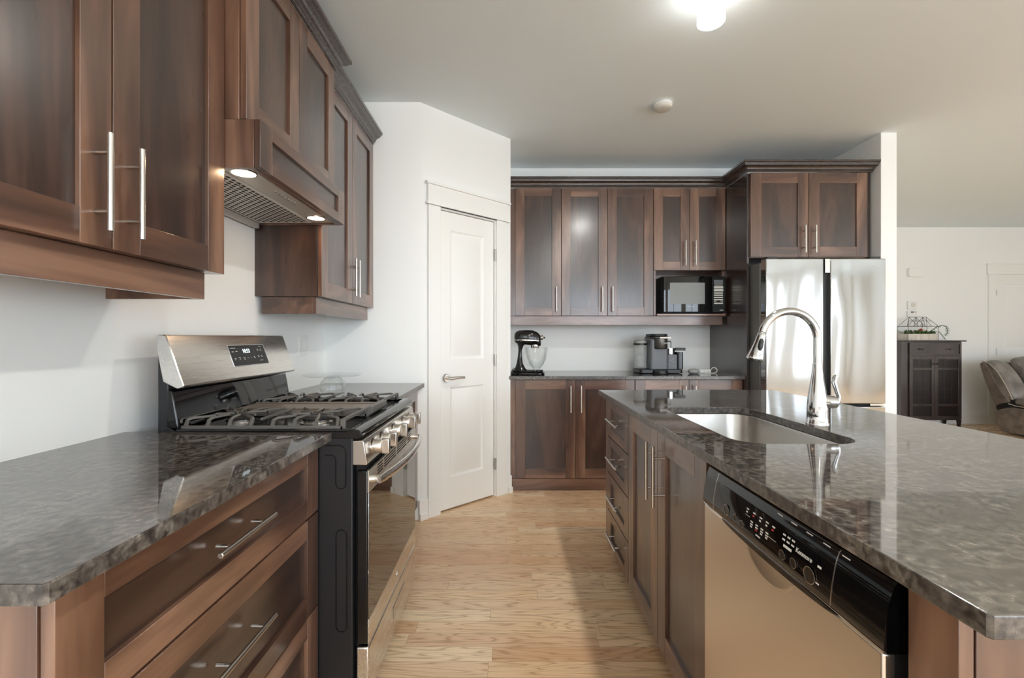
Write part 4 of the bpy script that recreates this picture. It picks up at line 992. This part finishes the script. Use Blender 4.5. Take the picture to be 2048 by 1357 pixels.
# recliner sofa, seen from its side
t = thing('recliner_sofa', 'taupe and grey leather reclining sofa at the right edge of the living room', 'sofa', (7.2, 5.5, 0))
x0 = 6.39
base = [(4.98, .03), (5.90, .03), (5.955, .12), (5.975, .25), (5.955, .30), (5.86, .345), (5.78, .36), (4.98, .36), (4.94, .20)]
MB().prism(base, 'x', x0, 6.66).build('side_panel', M_leather, t, .02, 4)
MB().prism([(5.0, .05), (5.88, .05), (5.93, .34), (5.0, .38)], 'x', 6.661, 8.40).build('base', M_leather, t, .02, 3)
MB().prism(base, 'x', 8.401, 8.66).build('side_panel', M_leather, t, .02, 4)
MB().prism([(5.72, .345), (5.955, .26), (5.975, .35), (5.85, .46), (5.74, .44)], 'x', x0+.02, 8.62).build('recline_gap_shade', M_dark, t)  # dark filler standing in for the shaded gap between side panel and back
bk = [(5.800, .425), (5.985, .362), (6.03, .45), (6.115, .66), (6.175, .85), (6.185, .905), (6.13, .925), (6.05, .84), (5.93, .60)]
MB().prism(bk, 'x', x0+.005, 8.65).build('back_shell', M_leather, t, .02, 4)
def cushion(x0, x1, P, name, m_, r=.03):
    """puffy cushion: a side profile (y,z) inflated across x"""
    n = 8; cyy = sum(p[0] for p in P)/len(P); czz = sum(p[1] for p in P)/len(P); R = []
    for k in range(n+1):
        f = k/n; s_ = .80+.20*math.sin(PI*min(max(f, .0), 1))**.45
        R.append([(x0+(x1-x0)*f, cyy+(y-cyy)*s_, czz+(z-czz)*s_) for y, z in P])
    return MB().loft(R).build(name, m_, t, subsurf=1)
bp = [(5.80, .40), (5.86, .40), (5.95, .55), (6.06, .76), (6.14, .88), (6.165, .92), (6.13, .955), (6.05, .945), (5.95, .86), (5.86, .72), (5.77, .55), (5.755, .44)]
cushion(6.395, 6.635, bp, 'back_cushion', M_leath2)
cushion(6.685, 7.54, [(y-.01, z+.055) for y, z in bp], 'back_cushion', M_leath2)
cushion(7.575, 8.33, [(y-.01, z+.055) for y, z in bp], 'back_cushion', M_leath2)
MB().tube([(6.40, 6.15, .935), (6.398, 6.05, .90), (6.396, 5.95, .80), (6.396, 5.85, .63), (6.40, 5.775, .46)], .006, 8).build('piping', M_piping, t)
ap = [(5.02, .37), (5.74, .37), (5.80, .41), (5.79, .47), (5.70, .50), (5.1, .51), (4.98, .46)]
cushion(6.375, 6.68, ap, 'armrest', M_leath2)
MB().tube([(6.372, 5.80, .405), (6.372, 5.70, .385), (6.372, 5.05, .385)], .006, 8).build('piping', M_piping, t)
cushion(8.38, 8.68, ap, 'armrest', M_leath2)
for (a, b) in ((6.69, 7.53), (7.54, 8.37)): cushion(a, b, [(4.97, .385), (5.78, .385), (5.76, .50), (5.4, .53), (5.05, .52), (4.94, .46)], 'seat_cushion', M_leath2)
# repeats of one kind share a group phrase
GR = {'ceiling_light': 'cylindrical ceiling lights', 'island_cabinet': 'cabinets of the island', 'thermostat': 'wall controls beside the accent cabinet'}
for o in bpy.data.objects:
    if o.parent is None and o.get('category'):
        k_ = o.name.split('.')[0]
        if k_ in GR: o['group'] = GR[k_]
        elif k_ in ('wall_cabinet', 'base_cabinet', 'countertop'):
            what = {'wall_cabinet': 'upper cabinets', 'base_cabinet': 'base cabinets', 'countertop': 'granite countertops'}[k_]
            lab = o['label']; o['group'] = what + (' along the back wall' if ('back' in lab or 'microwave' in lab or 'mixer' in lab) else ' along the left wall')
